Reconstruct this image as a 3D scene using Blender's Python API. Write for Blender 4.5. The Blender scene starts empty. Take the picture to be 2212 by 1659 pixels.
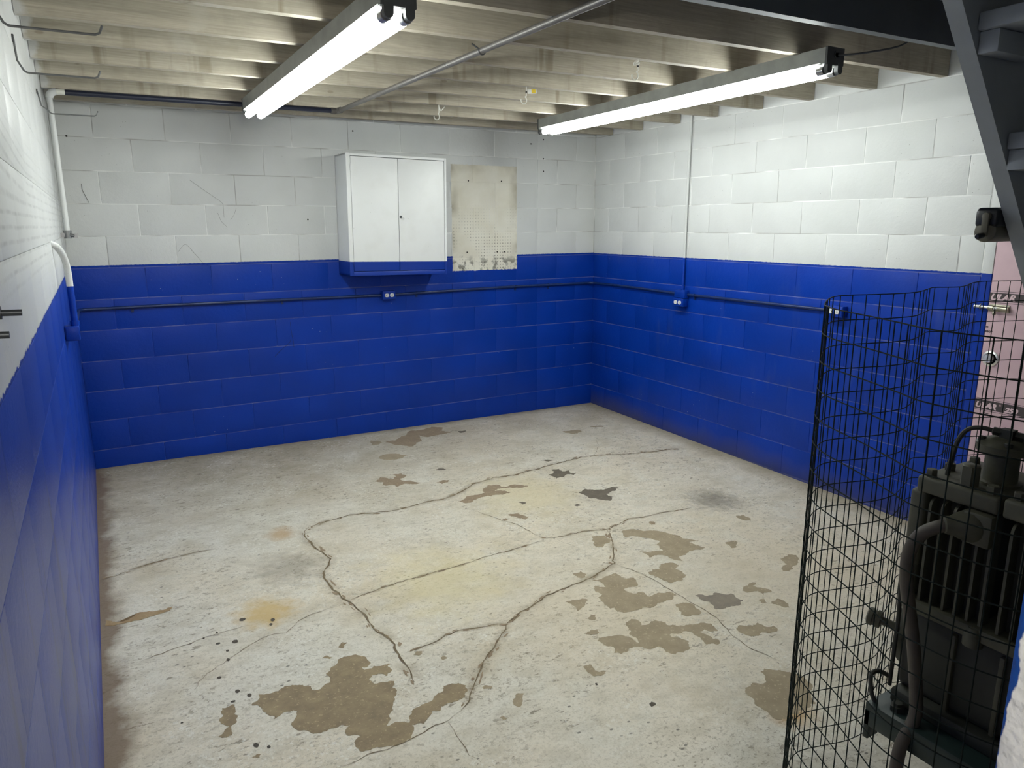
import bpy, bmesh, math, random
from mathutils import Matrix, Vector, Euler
S = bpy.context.scene
COL = S.collection
random.seed(7)

# ------------------------------------------------------------------ camera, world, exposure
W = 4.115            # room width (x), back wall at y = 0, left wall at x = LW
LW = -0.012
cam_d = bpy.data.cameras.new('camera'); cam = bpy.data.objects.new('camera', cam_d); COL.objects.link(cam)
cam_d.sensor_fit = 'HORIZONTAL'; cam_d.sensor_width = 36.0
cam_d.lens = 1552.53 / 2212 * 36.0
cam_d.clip_start = 0.02
_r = Vector((0.867445, -0.497521, -0.003406)); _u = Vector((0.110275, 0.185584, 0.976421)); _f = Vector((0.485158, 0.847367, -0.215848))
cam.matrix_world = Matrix(((_r.x, _u.x, -_f.x, 0.13509), (_r.y, _u.y, -_f.y, -5.43652), (_r.z, _u.z, -_f.z, 1.60954), (0, 0, 0, 1)))
S.camera = cam
wd = bpy.data.worlds.new('world'); S.world = wd; wd.use_nodes = True
wd.node_tree.nodes['Background'].inputs[0].default_value = (0.75, 0.85, 1.0, 1)
wd.node_tree.nodes['Background'].inputs[1].default_value = 0.06
S.view_settings.view_transform = 'Standard'; S.view_settings.look = 'None'
S.view_settings.gamma = 1.0; S.view_settings.use_curve_mapping = False
S.view_settings.exposure = EXPO = 0.0
TUBE_STRENGTH = 50.0
# the bulb of the passage the photograph is taken from, behind the doorway
hl = bpy.data.lights.new('passage_bulb', 'POINT'); hl.energy = 75.0; hl.shadow_soft_size = 0.06; hl.color = (1.0, 0.96, 0.88)
ho = bpy.data.objects.new('passage_bulb', hl); COL.objects.link(ho); ho.location = (0.22, -6.1, 1.95)

# ------------------------------------------------------------------ traced floor wear (metres on the floor: x, y)
PATCHES=[(1,[(1.936,-0.304),(2.02,-0.304),(2.137,-0.208),(2.215,-0.109),(2.332,-0.121),(2.431,-0.074),(2.499,-0.132),(2.452,-0.206),(2.501,-0.301),(2.39,-0.314),(2.293,-0.332),(2.236,-0.258),(2.191,-0.412),(2.085,-0.505),(2.033,-0.458),(1.967,-0.382)]),
 (0,[(1.849,-0.216),(1.896,-0.249),(1.91,-0.311),(1.851,-0.344),(1.809,-0.331)]),
 (0,[(1.755,-0.648),(1.831,-0.592),(1.932,-0.625),(1.972,-0.684),(1.925,-0.716),(1.837,-0.727),(1.781,-0.698)]),
 (1,[(1.581,-1.098),(1.639,-1.034),(1.668,-1.065),(1.693,-1.11),(1.735,-1.068),(1.737,-1.021),(1.786,-1.03),(1.802,-1.07),(1.772,-1.119),(1.745,-1.121),(1.747,-1.169),(1.798,-1.211),(1.834,-1.26),(1.779,-1.256),(1.732,-1.222),(1.67,-1.25),(1.659,-1.2),(1.61,-1.198),(1.623,-1.135)]),
 (1,[(1.929,-1.294),(1.989,-1.279),(2.023,-1.297),(1.997,-1.33),(1.948,-1.344)]),
 (0,[(3.325,-0.695),(3.415,-0.693),(3.485,-0.719),(3.462,-0.774),(3.365,-0.786)]),
 (0,[(3.635,-0.657),(3.736,-0.708),(3.709,-0.734),(3.614,-0.686)]),
 (2,[(2.663,-1.517),(2.718,-1.496),(2.737,-1.439),(2.796,-1.452),(2.789,-1.499),(2.842,-1.51),(2.822,-1.55),(2.858,-1.568),(2.819,-1.598),(2.782,-1.563),(2.732,-1.602),(2.669,-1.607),(2.674,-1.555)]),
 (1,[(1.91,-1.657),(1.98,-1.626),(2.029,-1.61),(2.126,-1.604),(2.143,-1.541),(2.203,-1.498),(2.258,-1.517),(2.275,-1.565),(2.363,-1.566),(2.435,-1.633),(2.384,-1.643),(2.317,-1.608),(2.231,-1.587),(2.196,-1.612),(2.258,-1.636),(2.275,-1.682),(2.207,-1.689),(2.129,-1.676),(2.061,-1.668),(1.993,-1.701),(1.94,-1.708)]),
 (2,[(2.657,-1.882),(2.736,-1.85),(2.805,-1.901),(2.9,-1.9),(2.941,-1.933),(2.898,-1.964),(2.849,-1.967),(2.8,-1.985),(2.807,-2.045),(2.754,-2.091),(2.715,-2.052),(2.665,-1.998),(2.669,-1.945)]),
 (1,[(2.085,-1.979),(2.146,-1.994),(2.173,-2.067),(2.138,-2.092),(2.109,-2.041)]),
 (1,[(2.018,-2.028),(2.047,-2.02),(2.05,-2.041),(2.021,-2.049)]),
 (2,[(2.233,-1.845),(2.262,-1.85),(2.273,-1.874),(2.239,-1.888)]),
 (2,[(2.509,-2.038),(2.54,-2.033),(2.552,-2.06),(2.52,-2.069)]),
 (2,[(2.577,-0.292),(2.635,-0.298),(2.596,-0.349),(2.561,-0.345)]),
 (1,[(2.757,-2.454),(2.78,-2.478),(2.767,-2.499),(2.741,-2.485)]),
 (0,[(2.342,-2.458),(2.372,-2.464),(2.407,-2.478),(2.409,-2.547),(2.373,-2.569),(2.35,-2.567),(2.312,-2.597),(2.283,-2.578),(2.294,-2.537),(2.317,-2.498)]),
 (2,[(2.023,-1.069),(2.058,-1.053),(2.097,-1.09),(2.061,-1.096)]),
 (2,[(2.772,-1.238),(2.834,-1.24),(2.868,-1.276),(2.814,-1.281)]),
 (0,[(2.529,-2.485),(2.585,-2.481),(2.64,-2.531),(2.702,-2.558),(2.742,-2.61),(2.769,-2.662),(2.772,-2.712),(2.843,-2.774),(2.815,-2.783),(2.77,-2.766),(2.799,-2.856),(2.77,-2.867),(2.711,-2.854),(2.645,-2.874),(2.6,-2.872),(2.584,-2.927),(2.55,-2.877),(2.536,-2.816),(2.455,-2.806),(2.464,-2.756),(2.457,-2.723),(2.5,-2.753),(2.569,-2.779),(2.594,-2.724),(2.577,-2.703),(2.636,-2.676),(2.608,-2.625),(2.573,-2.582),(2.524,-2.556),(2.486,-2.553)]),
 (0,[(2.343,-2.931),(2.424,-2.924),(2.459,-2.892),(2.516,-2.902),(2.529,-2.95),(2.485,-2.967),(2.5,-3.005),(2.469,-3.056),(2.4,-3.067),(2.36,-3.064),(2.354,-3.023),(2.347,-2.982)]),
 (0,[(2.051,-2.861),(2.093,-2.874),(2.162,-2.863),(2.204,-2.856),(2.194,-2.909),(2.246,-2.941),(2.228,-2.975),(2.209,-3.011),(2.156,-3.001),(2.132,-3.006),(2.133,-3.042),(2.194,-3.065),(2.191,-3.116),(2.258,-3.109),(2.305,-3.125),(2.315,-3.165),(2.271,-3.185),(2.222,-3.184),(2.164,-3.194),(2.101,-3.177),(2.025,-3.176),(1.979,-3.151),(1.988,-3.116),(1.966,-3.12),(1.965,-3.071),(1.978,-3.01),(2.013,-2.995),(2.007,-2.938),(2.029,-2.914),(2.07,-2.945),(2.078,-2.922)]),
 (3,[(2.391,-3.206),(2.43,-3.236),(2.494,-3.236),(2.551,-3.275),(2.545,-3.307),(2.553,-3.345),(2.517,-3.368),(2.466,-3.357),(2.422,-3.358),(2.382,-3.336),(2.405,-3.283),(2.387,-3.248)]),
 (0,[(2.615,-3.283),(2.703,-3.248),(2.738,-3.258),(2.698,-3.273),(2.721,-3.304),(2.744,-3.343),(2.735,-3.356),(2.697,-3.345),(2.671,-3.362),(2.682,-3.318),(2.627,-3.307)]),
 (0,[(2.254,-3.226),(2.305,-3.237),(2.323,-3.272),(2.31,-3.322),(2.282,-3.346),(2.229,-3.329),(2.214,-3.302),(2.237,-3.266)]),
 (0,[(1.956,-3.239),(1.994,-3.226),(2.015,-3.256),(2.003,-3.288),(2.041,-3.293),(2.084,-3.286),(2.109,-3.322),(2.102,-3.341),(2.136,-3.366),(2.189,-3.381),(2.244,-3.395),(2.278,-3.421),(2.26,-3.478),(2.23,-3.469),(2.219,-3.441),(2.186,-3.445),(2.197,-3.473),(2.199,-3.509),(2.215,-3.531),(2.189,-3.552),(2.143,-3.527),(2.151,-3.49),(2.156,-3.436),(2.123,-3.411),(2.07,-3.397),(2.056,-3.403),(2.08,-3.437),(2.095,-3.481),(2.057,-3.521),(2.023,-3.529),(1.975,-3.513),(1.961,-3.489),(1.961,-3.449),(1.913,-3.443),(1.889,-3.409),(1.845,-3.399),(1.791,-3.413),(1.773,-3.393),(1.795,-3.359),(1.763,-3.294),(1.784,-3.277),(1.829,-3.287),(1.882,-3.309),(1.899,-3.332),(1.904,-3.391),(1.918,-3.364),(1.911,-3.318),(1.94,-3.276)]),
 (0,[(2.337,-3.512),(2.383,-3.493),(2.425,-3.52),(2.463,-3.513),(2.465,-3.548),(2.502,-3.561),(2.497,-3.592),(2.451,-3.596),(2.395,-3.583),(2.354,-3.575),(2.333,-3.539)]),
 (0,[(1.609,-3.411),(1.642,-3.409),(1.64,-3.434),(1.636,-3.45),(1.673,-3.476),(1.66,-3.487),(1.61,-3.48),(1.604,-3.445)]),
 (0,[(2.067,-3.807),(2.115,-3.799),(2.161,-3.822),(2.181,-3.801),(2.194,-3.766),(2.225,-3.758),(2.262,-3.791),(2.294,-3.82),(2.321,-3.853),(2.311,-3.883),(2.291,-3.929),(2.252,-3.952),(2.227,-3.993),(2.182,-3.999),(2.115,-4.003),(2.06,-3.998),(2.023,-3.973),(2.027,-3.925),(2.037,-3.878),(2.043,-3.849)]),
 (0,[(1.824,-2.97),(1.859,-2.972),(1.909,-2.982),(1.924,-3.007),(1.88,-3.041),(1.826,-3.061),(1.837,-3.018)]),
 (0,[(1.743,-3.227),(1.79,-3.216),(1.819,-3.225),(1.807,-3.247),(1.765,-3.246)]),
 (0,[(1.819,-3.127),(1.862,-3.112),(1.883,-3.126),(1.851,-3.16)]),
 (0,[(2.005,-2.76),(2.055,-2.761),(2.062,-2.8),(2.035,-2.824),(2.003,-2.807)]),
 (0,[(2.941,-2.862),(3.01,-2.874),(2.959,-2.929),(2.919,-2.931)]),
 (0,[(3.046,-3.142),(3.126,-3.124),(3.16,-3.149),(3.112,-3.198),(3.042,-3.224),(2.975,-3.259),(2.952,-3.237),(3.031,-3.197)]),
 (0,[(2.645,-3.429),(2.709,-3.412),(2.713,-3.456),(2.69,-3.494),(2.666,-3.468)]),
 (0,[(3.275,-2.626),(3.323,-2.646),(3.297,-2.72),(3.259,-2.679)]),
 (0,[(2.758,-2.45),(2.784,-2.463),(2.769,-2.495),(2.739,-2.493)]),
 (0,[(2.618,-3.38),(2.651,-3.381),(2.634,-3.414),(2.608,-3.403)]),
 (4,[(0.445,-3.028),(0.477,-3.006),(0.474,-2.977),(0.505,-2.994),(0.544,-2.999),(0.571,-2.98),(0.621,-2.999),(0.656,-3.026),(0.654,-3.05),(0.684,-3.059),(0.723,-3.038),(0.729,-2.998),(0.725,-2.978),(0.753,-2.949),(0.788,-2.912),(0.816,-2.904),(0.855,-2.91),(0.872,-2.925),(0.891,-2.959),(0.894,-2.998),(0.878,-3.012),(0.856,-3.005),(0.859,-3.025),(0.901,-3.02),(0.962,-3.035),(0.946,-3.049),(0.949,-3.082),(0.921,-3.103),(0.906,-3.077),(0.873,-3.072),(0.856,-3.093),(0.865,-3.124),(0.9,-3.134),(0.935,-3.145),(0.916,-3.177),(0.917,-3.219),(0.888,-3.258),(0.875,-3.298),(0.841,-3.346),(0.825,-3.366),(0.844,-3.362),(0.87,-3.365),(0.899,-3.385),(0.906,-3.367),(0.952,-3.324),(0.998,-3.318),(1.032,-3.297),(1.071,-3.286),(1.084,-3.26),(1.109,-3.261),(1.159,-3.296),(1.153,-3.323),(1.131,-3.352),(1.087,-3.36),(1.054,-3.357),(1.014,-3.381),(0.991,-3.368),(0.957,-3.402),(0.938,-3.414),(0.902,-3.401),(0.887,-3.442),(0.848,-3.468),(0.813,-3.469),(0.768,-3.451),(0.712,-3.44),(0.703,-3.415),(0.703,-3.389),(0.731,-3.37),(0.692,-3.342),(0.696,-3.316),(0.718,-3.3),(0.674,-3.29),(0.639,-3.292),(0.597,-3.283),(0.573,-3.249),(0.544,-3.212),(0.56,-3.178),(0.577,-3.142),(0.567,-3.13),(0.523,-3.135),(0.496,-3.146),(0.503,-3.131),(0.473,-3.07)]),
 (4,[(0.333,-3.061),(0.349,-3.04),(0.351,-3.0),(0.371,-3.003),(0.385,-2.995),(0.392,-3.015),(0.384,-3.052),(0.392,-3.064),(0.385,-3.096),(0.367,-3.108),(0.359,-3.159),(0.342,-3.164),(0.318,-3.144),(0.341,-3.122),(0.358,-3.11),(0.338,-3.085)]),
 (4,[(0.815,-2.83),(0.839,-2.803),(0.859,-2.814),(0.834,-2.845)]),
 (4,[(0.737,-2.875),(0.758,-2.863),(0.781,-2.885),(0.764,-2.894)]),
 (4,[(0.396,-3.295),(0.414,-3.289),(0.425,-3.295),(0.418,-3.31)]),
 (5,[(0.526,-2.445),(0.514,-2.448),(0.504,-2.441),(0.504,-2.43),(0.514,-2.422),(0.527,-2.425),(0.532,-2.435)]),
 (5,[(0.635,-2.508),(0.627,-2.511),(0.621,-2.504),(0.621,-2.493),(0.628,-2.485),(0.636,-2.488),(0.639,-2.498)]),
 (5,[(0.619,-2.539),(0.613,-2.541),(0.608,-2.535),(0.609,-2.526),(0.614,-2.52),(0.62,-2.522),(0.622,-2.531)]),
 (5,[(0.469,-2.604),(0.458,-2.606),(0.45,-2.599),(0.45,-2.587),(0.458,-2.579),(0.469,-2.582),(0.473,-2.593)]),
 (5,[(0.428,-2.652),(0.422,-2.653),(0.418,-2.649),(0.418,-2.642),(0.422,-2.638),(0.428,-2.639),(0.43,-2.646)]),
 (5,[(0.42,-2.719),(0.415,-2.721),(0.41,-2.715),(0.41,-2.705),(0.415,-2.699),(0.42,-2.702),(0.423,-2.71)]),
 (5,[(0.374,-2.819),(0.368,-2.821),(0.362,-2.816),(0.362,-2.808),(0.367,-2.804),(0.374,-2.806),(0.377,-2.813)]),
 (5,[(0.42,-2.937),(0.413,-2.939),(0.407,-2.933),(0.407,-2.923),(0.413,-2.917),(0.42,-2.92),(0.423,-2.929)]),
 (5,[(0.453,-2.982),(0.447,-2.984),(0.441,-2.977),(0.441,-2.967),(0.447,-2.961),(0.453,-2.963),(0.456,-2.973)]),
 (5,[(0.397,-2.986),(0.389,-2.987),(0.383,-2.983),(0.383,-2.977),(0.389,-2.975),(0.397,-2.976),(0.4,-2.982)]),
 (5,[(0.425,-3.257),(0.419,-3.259),(0.413,-3.252),(0.413,-3.24),(0.419,-3.234),(0.425,-3.237),(0.428,-3.248)]),
 (5,[(0.458,-3.281),(0.453,-3.282),(0.449,-3.277),(0.449,-3.27),(0.453,-3.266),(0.458,-3.268),(0.46,-3.275)]),
 (5,[(0.409,-2.493),(0.405,-2.495),(0.402,-2.491),(0.402,-2.484),(0.405,-2.48),(0.409,-2.482),(0.411,-2.487)]),
 (5,[(0.356,-2.512),(0.352,-2.514),(0.349,-2.51),(0.349,-2.504),(0.352,-2.5),(0.356,-2.501),(0.357,-2.507)]),
 (5,[(0.405,-2.581),(0.397,-2.582),(0.39,-2.578),(0.39,-2.571),(0.397,-2.567),(0.405,-2.568),(0.408,-2.575)]),
 (5,[(0.224,-3.018),(0.22,-3.019),(0.216,-3.016),(0.216,-3.013),(0.219,-3.01),(0.223,-3.012),(0.225,-3.015)]),
 (0,[(1.264,-3.46),(1.299,-3.427),(1.326,-3.44),(1.299,-3.475),(1.268,-3.497),(1.259,-3.477)]),
 (0,[(1.207,-3.335),(1.221,-3.328),(1.242,-3.348),(1.231,-3.359),(1.206,-3.347)]),
 (0,[(1.182,-3.514),(1.199,-3.511),(1.205,-3.527),(1.188,-3.53)]),
 (0,[(1.061,-3.022),(1.084,-3.006),(1.104,-3.016),(1.081,-3.038)]),
 (0,[(1.15,-3.09),(1.168,-3.085),(1.168,-3.109),(1.151,-3.111)]),
 (5,[(1.69,-3.705),(1.706,-3.7),(1.713,-3.71),(1.707,-3.721),(1.686,-3.723)]),
 (5,[(1.589,-3.515),(1.598,-3.518),(1.592,-3.531),(1.583,-3.528)])]
CRACKS=[(5,[(-0.021,-1.764),(0.046,-1.751),(0.148,-1.704),(0.281,-1.669),(0.419,-1.658),(0.53,-1.669)]),
 (10,[(1.014,-1.614),(0.978,-1.661),(0.957,-1.714),(0.968,-1.823),(0.977,-1.907),(0.996,-1.975),(1.004,-2.054),(0.965,-2.14),(0.933,-2.175),(0.922,-2.269),(0.928,-2.367),(0.948,-2.439),(0.947,-2.463),(0.97,-2.538),(0.984,-2.618),(0.985,-2.699),(0.986,-2.777),(1.012,-2.855),(1.02,-2.921),(1.008,-2.994),(1.009,-3.06),(1.012,-3.117),(0.998,-3.188)]),
 (8,[(1.014,-1.614),(1.123,-1.58),(1.259,-1.557),(1.379,-1.583),(1.504,-1.612),(1.649,-1.599),(1.755,-1.576),(1.849,-1.585),(1.972,-1.538),(2.027,-1.51),(2.124,-1.442),(2.303,-1.395),(2.454,-1.409),(2.676,-1.373),(2.883,-1.338),(3.101,-1.302),(3.199,-1.314),(3.376,-1.386),(3.669,-1.458),(3.903,-1.476)]),
 (4,[(3.199,-1.314),(3.353,-1.153),(3.44,-1.005)]),
 (5,[(0.958,-2.496),(1.041,-2.473),(1.072,-2.475),(1.151,-2.455),(1.268,-2.438),(1.384,-2.433),(1.562,-2.424),(1.724,-2.401),(1.829,-2.399),(2.069,-2.377)]),
 (5,[(2.084,-2.353),(2.179,-2.383),(2.338,-2.38),(2.48,-2.422),(2.583,-2.397),(2.674,-2.363),(2.779,-2.382),(2.901,-2.384),(3.147,-2.412)]),
 (4,[(1.924,-1.82),(1.995,-1.981),(2.013,-2.038),(2.064,-2.134),(2.074,-2.23),(2.089,-2.345)]),
 (8,[(2.48,-2.422),(2.437,-2.498),(2.383,-2.594),(2.314,-2.696),(2.258,-2.75),(2.261,-2.77),(2.097,-2.831),(1.985,-2.854),(1.865,-2.87),(1.775,-2.883),(1.689,-2.925),(1.627,-2.94),(1.556,-2.973),(1.493,-3.007),(1.474,-3.041),(1.423,-3.078),(1.388,-3.11),(1.341,-3.155),(1.299,-3.18),(1.256,-3.231),(1.207,-3.284),(1.16,-3.335),(1.127,-3.381),(1.084,-3.412)]),
 (4,[(1.084,-3.412),(1.025,-3.44),(0.943,-3.445),(0.876,-3.464),(0.813,-3.469),(0.724,-3.465),(0.666,-3.478),(0.631,-3.474)]),
 (5,[(1.493,-2.996),(1.462,-2.985),(1.361,-2.969),(1.299,-2.952),(1.226,-2.96),(1.183,-2.979),(1.124,-2.988),(1.033,-2.998)]),
 (4,[(2.256,-2.777),(2.274,-2.849),(2.309,-2.919),(2.318,-3.017),(2.323,-3.084),(2.325,-3.163),(2.322,-3.229),(2.333,-3.293),(2.335,-3.383),(2.314,-3.463),(2.287,-3.536),(2.283,-3.603),(2.292,-3.674),(2.323,-3.756)]),
 (4,[(1.016,-3.449),(1.015,-3.491),(1.013,-3.545),(1.015,-3.587),(1.011,-3.623),(1.028,-3.67)]),
 (3,[(0.087,-2.586),(0.127,-2.562),(0.218,-2.536),(0.302,-2.522),(0.361,-2.503),(0.435,-2.495),(0.51,-2.493),(0.554,-2.5)]),
 (3,[(0.279,-2.846),(0.3,-2.807),(0.336,-2.766),(0.416,-2.71),(0.479,-2.668),(0.535,-2.628),(0.588,-2.61),(0.655,-2.63),(0.724,-2.558),(0.772,-2.538),(0.848,-2.521),(0.934,-2.518)]),
 (3,[(2.15,-2.399),(2.166,-2.459),(2.204,-2.569)])]
RUST=[(0.005,-2.22),(0.098,-2.231),(0.185,-2.227),(0.245,-2.213),(0.267,-2.184),(0.188,-2.183),(0.12,-2.169),(0.099,-2.204),(0.043,-2.201),(0.006,-2.17)]
RIM=[(2.902,-4.118),(2.825,-4.086),(2.781,-4.073),(2.69,-4.094),(2.569,-4.14),(2.504,-4.157),(2.453,-4.143),(2.408,-4.127),(2.342,-4.151),(2.248,-4.185),(2.195,-4.196),(2.115,-4.191),(2.034,-4.169),(1.952,-4.148),(1.896,-4.154),(1.826,-4.188),(1.728,-4.251),(1.683,-4.286),(1.657,-4.317),(1.625,-4.366),(1.572,-4.495),(1.528,-4.588),(1.494,-4.659),(1.49,-4.726),(1.494,-4.792)]

def zf(x, y): return -0.0139 * x + 0.0135 * y        # the slab falls a little towards the front right

# ------------------------------------------------------------------ node helpers
class G:
    def __init__(s, name):
        s.m = bpy.data.materials.new(name); s.m.use_nodes = True
        s.t = s.m.node_tree; s.t.nodes.clear()
        s.out = s.t.nodes.new('ShaderNodeOutputMaterial')
        s.b = s.t.nodes.new('ShaderNodeBsdfPrincipled')
        s.t.links.new(s.b.outputs[0], s.out.inputs[0])
        s._p = None
    def link(s, a, sock):
        if isinstance(a, bpy.types.NodeSocket): s.t.links.new(a, sock)
        elif isinstance(a, (tuple, list)): sock.default_value = tuple(a) + ((1,) if len(a) == 3 and len(sock.default_value) == 4 else ())
        else: sock.default_value = a
    def pos(s):
        if s._p is None: s._p = s.t.nodes.new('ShaderNodeNewGeometry').outputs['Position']
        return s._p
    def xyz(s):
        n = s.t.nodes.new('ShaderNodeSeparateXYZ'); s.t.links.new(s.pos(), n.inputs[0]); return n.outputs
    def M(s, op, a, b=0.0, c=0.0, clamp=False):
        n = s.t.nodes.new('ShaderNodeMath'); n.operation = op; n.use_clamp = clamp
        s.link(a, n.inputs[0]); s.link(b, n.inputs[1]); s.link(c, n.inputs[2]); return n.outputs[0]
    def step(s, v, e0, e1):           # 0 at e0, 1 at e1
        n = s.t.nodes.new('ShaderNodeMapRange'); n.clamp = True
        s.link(v, n.inputs[0]); n.inputs[1].default_value = e0; n.inputs[2].default_value = e1
        return n.outputs[0]
    def vec(s, scale=(1, 1, 1), rot=(0, 0, 0), off=(0, 0, 0)):
        n = s.t.nodes.new('ShaderNodeMapping'); s.t.links.new(s.pos(), n.inputs[0])
        n.inputs['Scale'].default_value = scale; n.inputs['Rotation'].default_value = rot; n.inputs['Location'].default_value = off
        return n.outputs[0]
    def noise(s, scale, detail=2.0, rough=0.5, vec=None, dist=0.0):
        n = s.t.nodes.new('ShaderNodeTexNoise'); s.t.links.new(vec if vec is not None else s.pos(), n.inputs['Vector'])
        n.inputs['Scale'].default_value = scale; n.inputs['Detail'].default_value = detail
        n.inputs['Roughness'].default_value = rough; n.inputs['Distortion'].default_value = dist
        return n.outputs[0]
    def voro(s, scale, vec=None, feat='F1'):
        n = s.t.nodes.new('ShaderNodeTexVoronoi'); n.feature = feat
        s.t.links.new(vec if vec is not None else s.pos(), n.inputs['Vector']); n.inputs['Scale'].default_value = scale
        return n.outputs['Distance']
    def mix(s, f, a, b):
        n = s.t.nodes.new('ShaderNodeMix'); n.data_type = 'RGBA'
        s.link(f, n.inputs[0]); s.link(a, n.inputs[6]); s.link(b, n.inputs[7]); return n.outputs[2]
    def bump(s, h, strength, dist=0.01, prev=None):
        n = s.t.nodes.new('ShaderNodeBump'); s.link(h, n.inputs['Height'])
        n.inputs['Strength'].default_value = strength; n.inputs['Distance'].default_value = dist
        if prev is not None: s.t.links.new(prev, n.inputs['Normal'])
        return n.outputs[0]
    def done(s, col, rough=0.5, metal=0.0, nrm=None, spec=0.5):
        s.link(col, s.b.inputs['Base Color']); s.link(rough, s.b.inputs['Roughness']); s.link(metal, s.b.inputs['Metallic'])
        s.b.inputs['Specular IOR Level'].default_value = spec
        if nrm is not None: s.t.links.new(nrm, s.b.inputs['Normal'])
        return s.m
def srgb(r, g, b):
    f = lambda c: (c / 255 / 12.92) if c / 255 <= 0.04045 else ((c / 255 + 0.055) / 1.055) ** 2.4
    return (f(r), f(g), f(b))
def plain(name, col, rough=0.5, metal=0.0, grime=0.25, scale=25.0, spec=0.5, bump=0.0):
    g = G(name); n = g.noise(scale, 4, 0.6)
    c = g.mix(g.M('MULTIPLY', g.step(n, 0.4, 0.75), grime), col, tuple(x * 0.45 for x in col))
    return g.done(c, rough, metal, g.bump(g.noise(scale * 6, 2), bump, 0.002) if bump else None, spec)

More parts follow.
